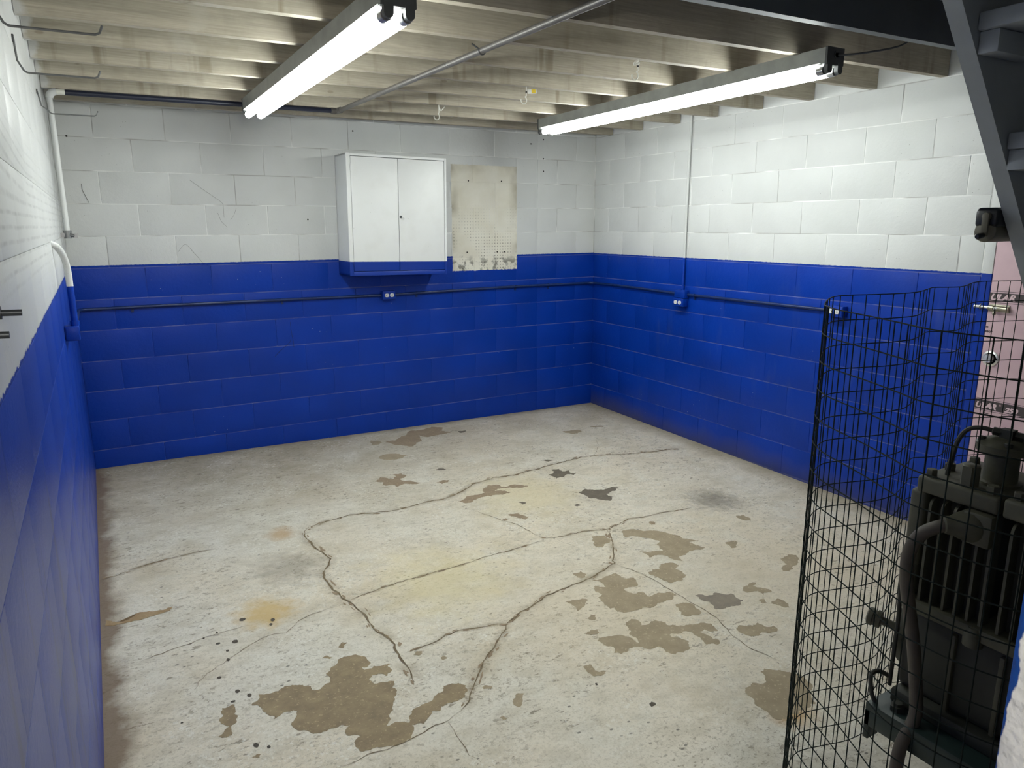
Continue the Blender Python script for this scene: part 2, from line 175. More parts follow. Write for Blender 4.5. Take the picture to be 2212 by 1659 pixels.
WHITE = (0.62, 0.635, 0.63); BLUE = (0.0006, 0.029, 0.27)
def wall_paint(name, thr=1.362, wob=0.004, kind='block', joint=False):
    g = G(name); x, y, z = g.xyz()
    edge = g.M('ADD', z, g.M('MULTIPLY', g.M('SUBTRACT', g.noise(55, 3), 0.5), wob * 2))
    up = g.step(edge, thr - 0.0015, thr + 0.0015)
    wv = g.noise(3.0, 3)
    white = g.mix(g.step(wv, 0.3, 0.7), WHITE, tuple(c * 0.92 for c in WHITE))
    # small dark specks and hairline scratches in the white coat
    sp = g.M('MULTIPLY', g.step(g.voro(38), 0.075, 0.04), g.step(g.noise(5, 2), 0.52, 0.60))
    white = g.mix(g.M('MULTIPLY', sp, 0.75), white, (0.06, 0.055, 0.05))
    blue = g.mix(g.step(g.noise(2.3, 4), 0.35, 0.7), BLUE, tuple(c * 1.22 for c in BLUE))
    chips = g.M('MULTIPLY', g.step(g.voro(21), 0.055, 0.035), g.step(g.noise(2.2, 2), 0.56, 0.66))
    blue = g.mix(chips, blue, (0.5, 0.5, 0.5))
    n1 = g.noise(160, 3, 0.6); n2 = g.noise(38, 3)
    h = g.M('ADD', g.M('MULTIPLY', n1, 0.5), n2)
    nrm = g.bump(h, 0.33, 0.004)
    rough = 0.40
    if joint:                         # paler bed joints in the blue, thick patchy brush coats in the white
        bed = g.step(g.M('MULTIPLY', g.M('ABSOLUTE', g.M('SUBTRACT', g.M('FRACT', g.M('ADD', g.M('DIVIDE', g.M('SUBTRACT', z, 1.345), 0.2032), 0.5)), 0.5)), 0.2032), 0.008, 0.006)
        ln = g.M('MULTIPLY', bed, g.step(g.noise(4.5, 4, 0.65), 0.34, 0.55))
        blue = g.mix(g.M('MULTIPLY', ln, 0.85), blue, (0.115, 0.135, 0.33))
        white = g.mix(g.step(g.noise(3.3, 3), 0.40, 0.55), (0.42, 0.42, 0.41), (0.78, 0.79, 0.78))
    if kind == 'block':               # splash dirt along the foot of the wall
        foot = g.M('SUBTRACT', z, g.M('ADD', g.M('MULTIPLY', x, -0.0139), g.M('MULTIPLY', y, 0.0135)))
        d = g.M('MULTIPLY', g.step(g.M('ADD', foot, g.M('MULTIPLY', g.noise(3.5, 4), 0.16)), 0.22, 0.06), g.step(x, 2.2, 4.0))
        blue = g.mix(g.M('MULTIPLY', d, 0.55), blue, (0.085, 0.075, 0.055))
        sc = g.M('MULTIPLY', g.step(g.noise(9, 4, vec=g.vec((1, 1, 0.25))), 0.60, 0.72), g.step(x, 3.0, 4.1))
        blue = g.mix(g.M('MULTIPLY', sc, 0.10), blue, (0.10, 0.14, 0.2))
    if kind == 'back':
        # rectangle that was behind a pegboard and never got painted
        wx = g.M('ADD', x, g.M('MULTIPLY', g.M('SUBTRACT', g.noise(40, 2), 0.5), 0.012)); wz = g.M('ADD', z, g.M('MULTIPLY', g.M('SUBTRACT', g.noise(45, 3), 0.5), 0.02))
        ins = g.M('MULTIPLY', g.M('MULTIPLY', g.step(wx, 2.688, 2.692), g.step(wx, 3.303, 3.299)), g.M('MULTIPLY', g.step(wz, 1.238, 1.243), g.step(wz, 2.090, 2.086)))
        raw = g.mix(g.step(g.noise(6, 4), 0.35, 0.7), (0.76, 0.74, 0.655), (0.68, 0.65, 0.55))
        edgedirt = g.M('MULTIPLY', g.M('MAXIMUM', g.M('MAXIMUM', g.step(x, 2.76, 2.69), g.step(x, 3.22, 3.30)), g.M('MULTIPLY', g.step(z, 2.0, 2.09), 0.6)), g.step(g.noise(4.5, 3), 0.42, 0.65))
        raw = g.mix(g.M('MULTIPLY', edgedirt, 0.65), raw, (0.23, 0.20, 0.13))
        fx = g.M('ABSOLUTE', g.M('SUBTRACT', g.M('FRACT', g.M('DIVIDE', x, 0.0254)), 0.5)); fz = g.M('ABSOLUTE', g.M('SUBTRACT', g.M('FRACT', g.M('DIVIDE', z, 0.0254)), 0.5))
        rr = g.M('SQRT', g.M('ADD', g.M('MULTIPLY', fx, fx), g.M('MULTIPLY', fz, fz)))
        dot = g.step(rr, 0.24, 0.14)
        low = g.M('MULTIPLY', g.step(z, 1.80, 1.45), g.step(g.noise(5.5, 2, vec=g.vec((1.3, 1, 0.7))), 0.44, 0.58))
        raw = g.mix(g.M('MULTIPLY', g.M('MULTIPLY', dot, low), 0.75), raw, (0.10, 0.09, 0.075))
        stripe = g.M('MULTIPLY', g.M('MULTIPLY', g.step(fx, 0.22, 0.08), g.step(g.M('ABSOLUTE', g.M('SUBTRACT', x, 3.06)), 0.10, 0.04)), g.M('MULTIPLY', g.step(z, 1.55, 1.65), g.step(z, 1.90, 1.78)))
        raw = g.mix(g.M('MULTIPLY', stripe, 0.35), raw, (0.72, 0.71, 0.66))
        smut = g.M('MULTIPLY', g.step(z, 1.37, 1.31), g.step(g.noise(17, 4), 0.50, 0.60))
        raw = g.mix(g.M('MULTIPLY', smut, 0.75), raw, (0.10, 0.095, 0.08))
    if kind == 'left':
        g1 = g.M('MULTIPLY', g.M('MAXIMUM', g.M('SUBTRACT', g.M('MULTIPLY', y, -1.0), 2.8), 0.0), g.step(z, 1.66, 1.80))
        ph = g.M('ADD', g.M('SUBTRACT', z, g.M('MULTIPLY', g1, 0.075)), g.M('MULTIPLY', g.noise(3.0, 2), 0.012))
        rid = g.M('SINE', g.M('MULTIPLY', ph, 2 * math.pi / 0.0315))
        zone = g.M('MULTIPLY', g.M('MULTIPLY', g.step(z, 1.44, 1.52), g.step(ph, 1.90, 1.78)), g.M('MULTIPLY', g.step(g.noise(1.2, 2), 0.3, 0.5), g.step(y, -4.1, -3.7)))
        white = g.mix(g.M('MULTIPLY', g.M('MULTIPLY', g.step(rid, 0.35, 0.98), g.M('MULTIPLY', zone, g.step(g.noise(9, 4, 0.65), 0.35, 0.65))), 0.42), white, (0.16, 0.16, 0.165))
        vl = g.M('MULTIPLY', g.M('MULTIPLY', g.step(g.M('SINE', g.M('MULTIPLY', y, 2 * math.pi / 0.16)), 0.6, 0.95), g.step(y, -1.6, -1.2)), zone)
        white = g.mix(g.M('MULTIPLY', vl, 0.35), white, (0.20, 0.20, 0.195))
        nrm = g.bump(g.M('MULTIPLY', rid, zone), 0.06, 0.002, nrm)
        str_ = g.M('MULTIPLY', g.step(g.noise(7, 3, vec=g.vec((1, 2.0, 0.12))), 0.62, 0.70), 0.5)
        blue = g.mix(str_, blue, (0.004, 0.012, 0.06))
        white = g.mix(g.M('MULTIPLY', g.M('MULTIPLY', g.step(y, -0.9, -0.15), g.step(g.noise(6, 4), 0.42, 0.6)), 0.6), white, (0.20, 0.195, 0.18))
        rough = 0.36
    col = g.mix(up, blue, white)
    if kind == 'back': col = g.mix(ins, col, raw); rough = g.M('ADD', 0.40, g.M('MULTIPLY', ins, 0.4))
    if kind == 'jamb':
        keep = g.step(g.M('ADD', y, g.M('MULTIPLY', g.noise(11, 4, 0.6), 0.030)), -5.0925, -5.0910)
        col = g.mix(keep, (0.74, 0.73, 0.69), (0.012, 0.06, 0.26)); col = g.mix(g.step(x, 0.972, 0.978), col, (0.13, 0.13, 0.12))
        nrm = g.bump(g.noise(25, 3), 0.8, 0.008, nrm)
    return g.done(col, rough, 0.0, nrm, 0.5 if kind == 'left' else 0.28)

M = {}
M['wall_back'] = wall_paint('paint_back', kind='back')
M['wall_right'] = wall_paint('paint_right', thr=1.358)
M['wall_left'] = wall_paint('paint_left', thr=1.352, wob=0.012, kind='left')
M['wall_front'] = wall_paint('paint_front', kind='jamb')
M['joint_back'] = wall_paint('paint_back_joints', kind='back', joint=True)
M['joint_right'] = wall_paint('paint_right_joints', thr=1.358, joint=True)
M['pipe'] = wall_paint('paint_pipe', thr=1.357, kind='pipe')
M['dirty_pipe'] = plain('dark_blue_conduit', (0.004, 0.022, 0.115), 0.38, grime=0.7, scale=12)
M['cabinet'] = None
def cabinet_mat():
    g = G('cabinet_paint'); x, y, z = g.xyz()
    zz = g.M('ADD', z, g.M('MULTIPLY', g.M('SUBTRACT', x, 1.745), 0.022))
    up = g.step(g.M('ADD', zz, g.M('MULTIPLY', g.noise(60, 2), 0.002)), 1.354, 1.356)
    wh = g.mix(g.step(g.noise(7, 4), 0.5, 0.75), (0.74, 0.755, 0.75), (0.70, 0.712, 0.70))
    wh = g.mix(g.M('MULTIPLY', g.step(g.voro(30), 0.06, 0.03), g.step(g.noise(6, 2), 0.57, 0.65)), wh, (0.15, 0.15, 0.13))
    return g.done(g.mix(up, BLUE, wh), 0.42, 0.0, g.bump(g.noise(220, 2), 0.08, 0.002))
M['cabinet'] = cabinet_mat()
def floor_mat():
    g = G('floor_paint'); x, y, z = g.xyz()
    base = g.mix(g.step(g.noise(1.1, 4, 0.55), 0.35, 0.65), (0.69, 0.665, 0.575), (0.69, 0.62, 0.485))
    base = g.mix(g.M('MULTIPLY', g.step(x, 1.2, 3.4), 0.55), base, (0.69, 0.61, 0.475))
    rot = (0, 0, math.radians(22))
    st = g.noise(9, 5, 0.65, vec=g.vec((1.0, 2.0, 1), (0, 0, 0.9)))
    base = g.mix(g.M('MULTIPLY', g.step(st, 0.46, 0.64), 0.32), base, (0.40, 0.365, 0.27))
    base = g.mix(g.M('MULTIPLY', g.step(g.noise(3.3, 6, 0.68), 0.50, 0.66), 0.42), base, (0.43, 0.37, 0.245))
    base = g.mix(g.M('MULTIPLY', g.step(g.noise(6.1, 6, 0.7, vec=g.vec((1, 1, 1), (0, 0, 0), (7, 3, 1))), 0.52, 0.62), 0.30), base, (0.72, 0.715, 0.63))
    # darker traffic dirt towards the back left
    dz = g.M('MULTIPLY', g.M('MULTIPLY', g.step(y, -2.2, -0.5), g.step(x, 3.1, 1.3)), g.step(g.noise(2.2, 6, 0.75), 0.34, 0.60))
    base = g.mix(g.M('MULTIPLY', dz, 0.62), base, (0.25, 0.215, 0.14))
    base = g.mix(g.M('MULTIPLY', g.M('MULTIPLY', g.step(y, -1.1, -0.2), g.step(g.noise(2.7, 5, 0.7), 0.36, 0.6)), 0.5), base, (0.33, 0.275, 0.17))
    # fine grain and flecks of missing paint
    gr = g.noise(110, 4, 0.75)
    base = g.mix(g.M('MULTIPLY', g.step(gr, 0.50, 0.64), 0.42), base, (0.36, 0.325, 0.235))
    zone = g.step(g.noise(2.6, 5, 0.7), 0.42, 0.60)
    fl_ = g.M('MULTIPLY', g.step(g.noise(38, 6, 0.78, vec=g.vec((1, 1.35, 1), rot)), 0.555, 0.60), g.M('ADD', 0.25, g.M('MULTIPLY', zone, 0.75)))
    base = g.mix(g.M('MULTIPLY', fl_, 0.72), base, (0.235, 0.20, 0.14))
    fl2 = g.M('MULTIPLY', g.step(g.noise(17, 6, 0.72, vec=g.vec((1, 2.0, 1), (0, 0, 0.2), (3, 9, 2))), 0.60, 0.625), g.step(g.noise(1.9, 3, 0.5, g.vec((1, 1, 1), (0, 0, 0), (5, 5, 5))), 0.42, 0.58))
    base = g.mix(g.M('MULTIPLY', fl2, 0.8), base, (0.20, 0.165, 0.115))
    dk = g.M('MULTIPLY', g.step(g.voro(17, g.vec((1, 1.7, 1), rot)), 0.14, 0.10), g.step(g.noise(2.9, 2), 0.52, 0.60))
    base = g.mix(g.M('MULTIPLY', dk, 0.8), base, (0.10, 0.09, 0.07))
    wt = g.M('MULTIPLY', g.step(g.noise(60, 5, 0.7), 0.56, 0.61), g.step(g.noise(3.7, 3), 0.45, 0.6))
    base = g.mix(g.M('MULTIPLY', wt, 0.5), base, (0.80, 0.795, 0.73))
    def blot(cx, cy, r, col, k, base, sc=9.0):
        dx = g.M('SUBTRACT', x, cx); dy = g.M('SUBTRACT', y, cy)
        d = g.M('ADD', g.M('SQRT', g.M('ADD', g.M('MULTIPLY', dx, dx), g.M('MULTIPLY', dy, dy))), g.M('MULTIPLY', g.M('SUBTRACT', g.noise(sc, 4), 0.5), r * 1.3))
        return g.mix(g.M('MULTIPLY', g.step(d, r, r * 0.3), k), base, col)
    base = blot(1.42, -2.51, 0.42, (0.66, 0.57, 0.30), 0.5, base)
    base = blot(0.62, -2.42, 0.16, (0.55, 0.38, 0.13), 0.75, base, 20.0)
    base = blot(2.10, -3.98, 0.10, (0.50, 0.30, 0.10), 0.8, base)
    base = blot(2.35, -1.75, 0.45, (0.64, 0.55, 0.31), 0.45, base)
    base = blot(0.86, -1.63, 0.10, (0.42, 0.27, 0.12), 0.7, base, 16.0)
    base = blot(1.9, -3.1, 0.6, (0.60, 0.50, 0.33), 0.35, base)
    base = blot(2.9, -3.2, 0.7, (0.62, 0.53, 0.37), 0.35, base)
    base = blot(3.34, -2.38, 0.22, (0.13, 0.115, 0.09), 0.6, base, 26.0)
    base = blot(0.80, -2.05, 0.22, (0.22, 0.19, 0.14), 0.5, base, 22.0)
    # rust and dirt where the slab meets the walls
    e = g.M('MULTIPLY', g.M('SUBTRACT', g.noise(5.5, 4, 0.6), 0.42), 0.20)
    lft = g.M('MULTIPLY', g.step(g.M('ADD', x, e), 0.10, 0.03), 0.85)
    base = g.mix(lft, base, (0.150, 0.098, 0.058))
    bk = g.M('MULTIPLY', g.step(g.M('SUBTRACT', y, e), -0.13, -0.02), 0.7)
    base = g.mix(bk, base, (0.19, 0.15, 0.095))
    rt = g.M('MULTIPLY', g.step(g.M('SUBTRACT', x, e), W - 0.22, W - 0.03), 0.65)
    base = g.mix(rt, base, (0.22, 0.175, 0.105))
    nrm = g.bump(g.noise(28, 5, 0.65), 0.25, 0.006)
    nrm = g.bump(g.noise(120, 3, vec=g.vec((1, 1.5, 1), rot)), 0.2, 0.003, nrm)
    return g.done(base, g.M('ADD', 0.38, g.M('MULTIPLY', g.noise(6, 3), 0.25)), 0, nrm, 0.4)
M['floor'] = floor_mat()
def bare(name, a, b):
    g = G(name); n = g.noise(14, 5, 0.65)
    c = g.mix(g.step(n, 0.35, 0.7), a, b)
    c = g.mix(g.M('MULTIPLY', g.step(g.noise(90, 2), 0.62, 0.7), 0.4), c, tuple(min(1, q * 1.8) for q in b))
    return g.done(c, 0.75, 0, g.bump(g.noise(140, 3), 0.3, 0.002), 0.3)
BARE = [bare('bare_concrete_tan', (0.29, 0.235, 0.155), (0.37, 0.305, 0.205)), bare('bare_concrete_brown', (0.25, 0.19, 0.125), (0.31, 0.24, 0.16)),
        bare('bare_concrete_dark', (0.125, 0.105, 0.08), (0.165, 0.14, 0.105)), bare('bare_concrete_grey', (0.27, 0.23, 0.175), (0.20, 0.17, 0.14)),
        bare('bare_concrete_umber', (0.215, 0.165, 0.105), (0.33, 0.26, 0.155)), bare('bare_concrete_pit', (0.06, 0.055, 0.045), (0.10, 0.085, 0.065))]
M['crack'] = bare('crack_fill', (0.12, 0.088, 0.052), (0.21, 0.165, 0.10))
M['rust'] = bare('rust_stain', (0.27, 0.175, 0.085), (0.36, 0.27, 0.16))
def joist_mat():
    g = G('joist_wood'); x, y, z = g.xyz()
    grain = g.noise(12, 5, 0.6, vec=g.vec((0.5, 6, 14)))
    c = g.mix(g.step(grain, 0.3, 0.7), (0.47, 0.425, 0.345), (0.34, 0.31, 0.245))
    c = g.mix(g.M('MULTIPLY', g.step(g.noise(2.4, 5, 0.7), 0.46, 0.66), 0.5), c, (0.25, 0.225, 0.175))
    drip = g.M('MULTIPLY', g.step(g.noise(9, 4, vec=g.vec((1.6, 1, 0.12))), 0.56, 0.66), g.step(g.noise(1.7, 2), 0.42, 0.6))
    c = g.mix(g.M('MULTIPLY', drip, 0.55), c, (0.17, 0.135, 0.085))
    kn = g.step(g.voro(3.2, g.vec((1, 1, 2.2))), 0.065, 0.045)
    c = g.mix(g.M('MULTIPLY', kn, 0.45), c, (0.15, 0.12, 0.085))
    pale = g.M('MULTIPLY', g.step(g.noise(5, 4), 0.58, 0.66), g.step(g.M('ABSOLUTE', g.M('SUBTRACT', x, 0.45)), 0.35, 0.15))
    c = g.mix(g.M('MULTIPLY', pale, 0.4), c, (0.47, 0.45, 0.39))
    wpaint = g.step(g.M('ADD', x, g.M('MULTIPLY', g.noise(14, 3), 0.10)), 0.075, 0.055)
    c = g.mix(wpaint, c, (0.55, 0.55, 0.53))
    return g.done(c, 0.7, 0, g.bump(grain, 0.25, 0.004), 0.3)
M['joist'] = joist_mat()
M['slate'] = plain('slate_painted_beam', (0.085, 0.10, 0.12), 0.5, grime=0.3, scale=6)  # dark joist variant: the lack of light at the front is in its colour
M['deck'] = plain('deck_boards', (0.20, 0.18, 0.145), 0.85)
M['housing'] = plain('fixture_enamel', (0.30, 0.31, 0.285), 0.45, grime=0.5, scale=9)
M['endcap'] = plain('fixture_end_plate', (0.06, 0.065, 0.065), 0.6)
M['socket'] = plain('lamp_socket', (0.055, 0.06, 0.06), 0.5)
M['tubecap'] = plain('tube_end_cap', (0.42, 0.42, 0.43), 0.3, metal=0.8)
def tube_mat():
    g = G('lit_tube'); e = g.t.nodes.new('ShaderNodeEmission'); e.inputs[0].default_value = (0.95, 1.0, 0.955, 1); e.inputs[1].default_value = TUBE_STRENGTH
    g.t.links.new(e.outputs[0], g.out.inputs[0]); return g.m
M['tube'] = tube_mat()
M['conduit_dark'] = plain('dirty_conduit', (0.125, 0.118, 0.11), 0.45, metal=0.35, grime=0.5)
M['steel'] = plain('dull_steel', (0.25, 0.255, 0.26), 0.35, metal=0.9)
M['dark_steel'] = plain('dark_steel', (0.075, 0.08, 0.085), 0.45, metal=0.6)
M['rod'] = plain('grey_rod_steel', (0.16, 0.165, 0.165), 0.5, metal=0.3)
M['chrome'] = plain('chrome', (0.74, 0.75, 0.73), 0.30, metal=0.75, grime=0.15)
M['brasslike'] = plain('aged_bolt_metal', (0.36, 0.35, 0.27), 0.32, metal=0.9, grime=0.5)
M['outlet_white'] = plain('receptacle_white', (0.75, 0.75, 0.73), 0.4)
M['slot'] = plain('receptacle_slot', (0.01, 0.01, 0.01), 0.6)
M['hook_white'] = plain('white_plastic_hook', (0.72, 0.72, 0.66), 0.4)
M['tag_white'] = plain('tag_paper', (0.75, 0.75, 0.73), 0.6)
M['tag_yellow'] = plain('tag_yellow', (0.75, 0.55, 0.02), 0.6)
M['wire'] = plain('green_black_wire', (0.006, 0.013, 0.010), 0.75, grime=0.3, spec=0.25)
M['pink'] = None
def pink_mat():
    g = G('pink_foam'); n = g.noise(9, 4)
    c = g.mix(g.step(n, 0.35, 0.7), (0.56, 0.40, 0.44), (0.50, 0.35, 0.39))
    c = g.mix(g.M('MULTIPLY', g.step(g.voro(16), 0.08, 0.05), g.step(g.noise(4, 2), 0.5, 0.6)), c, (0.40, 0.29, 0.32))
    return g.done(c, 0.6, 0, g.bump(g.noise(22, 3), 0.35, 0.004))
M['pink'] = pink_mat()
M['pale'] = plain('unprinted_letter_pink', (0.66, 0.50, 0.53), 0.6, grime=0.05)
M['print'] = plain('printed_ink', (0.055, 0.042, 0.045), 0.6)
M['stair'] = plain('stair_grey_paint', (0.34, 0.375, 0.41), 0.5, grime=0.3, scale=7)
M['cast'] = plain('oily_cast_iron', (0.085, 0.083, 0.055), 0.55, grime=0.6, scale=14, bump=0.2)
M['cast_dark'] = plain('sooty_casting', (0.03, 0.032, 0.024), 0.6, grime=0.5, scale=14)
M['frame_green'] = plain('dark_green_frame', (0.012, 0.028, 0.026), 0.45, grime=0.4)
M['hose'] = plain('dusty_hose', (0.09, 0.075, 0.06), 0.6, grime=0.4)
M['tank'] = plain('tank_grey', (0.22, 0.23, 0.21), 0.5, grime=0.5)
M['sharp_dark'] = plain('black_body', (0.012, 0.015, 0.02), 0.35)
M['sharp_beige'] = plain('beige_receptacle', (0.13, 0.12, 0.085), 0.5)
M['mortar'] = M['wall_right']

# ------------------------------------------------------------------ mesh helpers
def bx(bm, lo, hi, rot=None, at=None):
    lo, hi = Vector(lo), Vector(hi); c = (lo + hi) / 2
    r = bmesh.ops.create_cube(bm, size=1.0); vs = r['verts']; d = hi - lo
    for v in vs: v.co = Vector((v.co.x * d.x, v.co.y * d.y, v.co.z * d.z))
    if rot is not None:
        mt = Euler(rot).to_matrix()
        for v in vs: v.co = mt @ v.co
    for v in vs: v.co += c
    return vs
def frame(d):
    d = d.normalized(); a = Vector((0, 0, 1)) if abs(d.z) < 0.9 else Vector((1, 0, 0))
    u = d.cross(a).normalized(); return u, d.cross(u).normalized()
def tube(bm, pts, r, n=10, cap=True):
    pts = [Vector(p) for p in pts]; rings = []; u = None
    for i, p in enumerate(pts):
        d = (pts[min(i + 1, len(pts) - 1)] - pts[max(i - 1, 0)]).normalized()
        if u is None: u, v = frame(d)
        else:
            u = (u - d * u.dot(d)).normalized(); v = d.cross(u).normalized()
        rr = r[i] if isinstance(r, (list, tuple)) else r
        rings.append([bm.verts.new(p + (u * math.cos(2 * math.pi * k / n) + v * math.sin(2 * math.pi * k / n)) * rr) for k in range(n)])
    for a, b in zip(rings, rings[1:]):
        for k in range(n): bm.faces.new((a[k], a[(k + 1) % n], b[(k + 1) % n], b[k]))
    if cap: bm.faces.new(rings[0][::-1]); bm.faces.new(rings[-1])
def lathe(bm, c, axis, prof, n=20):      # prof: (distance along axis, radius)
    axis = Vector(axis).normalized(); tube(bm, [Vector(c) + axis * a for a, _ in prof], [max(b, 1e-4) for _, b in prof], n)
def arc(c, u, v, r, a0, a1, n=8):
    c, u, v = Vector(c), Vector(u), Vector(v)
    return [c + u * r * math.cos(a0 + (a1 - a0) * i / n) + v * r * math.sin(a0 + (a1 - a0) * i / n) for i in range(n + 1)]
def spline(pts, n=6):
    P = [Vector(p) for p in pts]; P = [P[0] * 2 - P[1]] + P + [P[-1] * 2 - P[-2]]; out = []
    for i in range(1, len(P) - 2):
        for k in range(n):
            t = k / n; a, b, c, d = P[i - 1:i + 3]
            out.append(0.5 * ((2 * b) + (c - a) * t + (2 * a - 5 * b + 4 * c - d) * t * t + (3 * b - a - 3 * c + d) * t ** 3))
    return out + [P[-2]]
def mesh_of(bm, name, mat, bevel=0.0, segs=2, smooth=True):
    if bevel:
        es = [e for e in bm.edges if len(e.link_faces) == 2 and e.calc_face_angle(0) > 0.6]
        bmesh.ops.bevel(bm, geom=es, offset=bevel, segments=segs, affect='EDGES', profile=0.5, clamp_overlap=True)
    bmesh.ops.recalc_face_normals(bm, faces=bm.faces[:])
    me = bpy.data.meshes.new(name); bm.to_mesh(me); bm.free()
    me.materials.append(mat)
    if smooth:
        me.shade_smooth(); me.set_sharp_from_angle(angle=math.radians(40))
    return me
def link(name, me, parent=None, label=None):
    o = bpy.data.objects.new(name, me); COL.objects.link(o)
    if parent is not None:
        o.parent = parent
        if parent.type == 'EMPTY': o.matrix_parent_inverse = Matrix.Translation(-Vector(parent.location))
    if label: o['label'] = label
    return o
def part(name, bm, mat, parent=None, bevel=0.0, label=None, segs=2):
    return link(name, mesh_of(bm, name, mat, bevel, segs), parent, label)
def thing(name, label, cat, loc, group=None):
    o = bpy.data.objects.new(name, None); COL.objects.link(o); o.location = loc; o.empty_display_size = 0.1
    o['label'] = label; o['category'] = cat
    if group: o['group'] = group
    return o
def tag(o, label, cat, group=None):
    o['label'] = label; o['category'] = cat
    if group: o['group'] = group
    return o
def struct(o, label=None):
    o['kind'] = 'structure'
    if label: o['label'] = label
    return o
def B(): return bmesh.new()

# ------------------------------------------------------------------ setting: floor
bm = B(); nx, ny = 42, 62; grid = []
for j in range(ny + 1):
    row = []
    for i in range(nx + 1):
        x = -0.15 + (W + 0.30) * i / nx; y = 0.15 - 6.4 * j / ny
        row.append(bm.verts.new((x, y, zf(x, y))))
    grid.append(row)
for j in range(ny):
    for i in range(nx): bm.faces.new((grid[j][i], grid[j + 1][i], grid[j + 1][i + 1], grid[j][i + 1]))
ret = bmesh.ops.extrude_face_region(bm, geom=bm.faces[:])
for e in ret['geom']:
    if isinstance(e, bmesh.types.BMVert): e.co.z -= 0.12
floor = struct(part('floor', bm, M['floor']), 'worn grey painted concrete floor with peeling paint, cracks and stains')
def jag(poly, amp, seed):
    rnd = random.Random(seed); pts = [Vector(p + (0,)) for p in poly]
    for lev in range(5):                      # midpoint displacement: ragged like peeled paint
        out = []
        for a, b in zip(pts, pts[1:] + pts[:1]):
            out.append(a); L = (b - a).length
            if L > 0.011:
                nrm = Vector((-(b - a).y, (b - a).x, 0)).normalized()
                out.append((a + b) / 2 + nrm * rnd.uniform(-1, 1) * min(amp * 2.2, L * 0.20))
        pts = out
    return pts
def flat_poly(pts, h):
    bm = B(); vs = [bm.verts.new((p.x, p.y, zf(p.x, p.y) + h)) for p in pts]
    bm.faces.new(vs); bmesh.ops.triangulate(bm, faces=bm.faces[:])
    return bm
for i, (c, poly) in enumerate(PATCHES):
    o = part('bare_concrete_patch', flat_poly(jag(poly, 0.006, i), 0.0006 + 0.00004 * (i % 8)), BARE[c], floor)
part('rust_stain', flat_poly(jag(RUST, 0.006, 901), 0.0012), M['rust'], floor)
def crack(pts, w, seed):
    rnd = random.Random(seed); P = []
    for a, b in zip(pts, pts[1:]):
        a, b = Vector(a + (0,)), Vector(b + (0,)); n = max(1, int((b - a).length / 0.022))
        for k in range(n): P.append(a.lerp(b, k / n) + Vector((rnd.uniform(-1, 1), rnd.uniform(-1, 1), 0)) * 0.0045)
    P.append(Vector(pts[-1] + (0,)))
    bm = B(); prev = None
    for i, p in enumerate(P):
        d = (P[min(i + 1, len(P) - 1)] - P[max(i - 1, 0)]).normalized(); nn = Vector((-d.y, d.x, 0))
        t = min(1, i / 4, (len(P) - 1 - i) / 4); ww = w * 0.001 * (0.25 + 0.75 * t) * rnd.uniform(0.3, 1.35) * 0.42
        pr = [bm.verts.new((q.x, q.y, zf(q.x, q.y) + 0.0016)) for q in (p + nn * ww, p - nn * ww)]
        if prev: bm.faces.new((prev[0], prev[1], pr[1], pr[0]))
        prev = pr
    return bm
for i, (w, pts) in enumerate(CRACKS): part('crack', crack(pts, w, i + 50), M['crack'], floor)
# soft tan stain soaked out of the wider cracks
def stain_mat():
    g = G('crack_stain'); at = g.t.nodes.new('ShaderNodeAttribute'); at.attribute_name = 'edge'
    al = g.M('MULTIPLY', g.M('MULTIPLY', at.outputs['Fac'], g.step(g.noise(7, 5, 0.65), 0.42, 0.66)), 0.5)
    m = g.done(g.mix(g.noise(20, 4), (0.36, 0.27, 0.15), (0.55, 0.46, 0.30)), 0.7)
    tr = g.t.nodes.new('ShaderNodeBsdfTransparent'); mx = g.t.nodes.new('ShaderNodeMixShader')
    g.t.links.new(al, mx.inputs[0]); g.t.links.new(tr.outputs[0], mx.inputs[1]); g.t.links.new(g.b.outputs[0], mx.inputs[2]); g.t.links.new(mx.outputs[0], g.out.inputs[0])
    return m
M['stain'] = stain_mat()
for w, pts in CRACKS:
    if w < 5: continue
    P = [Vector(p + (0,)) for p in pts]; hw = 0.0045 * w; rows = []
    bm = B(); lay_ = bm.verts.layers.float.new('edge')
    for i, p in enumerate(P):
        d = (P[min(i + 1, len(P) - 1)] - P[max(i - 1, 0)]).normalized(); nn = Vector((-d.y, d.x, 0)); row = []
        for k in (-1, 0, 1):
            q = p + nn * hw * k; v = bm.verts.new((q.x, q.y, zf(q.x, q.y) + 0.0004)); v[lay_] = 1.0 if (k == 0 and 0 < i < len(P) - 1) else 0.0; row.append(v)
        rows.append(row)
    for r0, r1 in zip(rows, rows[1:]):
        for k in range(2): bm.faces.new((r0[k], r0[k + 1], r1[k + 1], r1[k]))
    part('crack_stain', bm, M['stain'], floor)
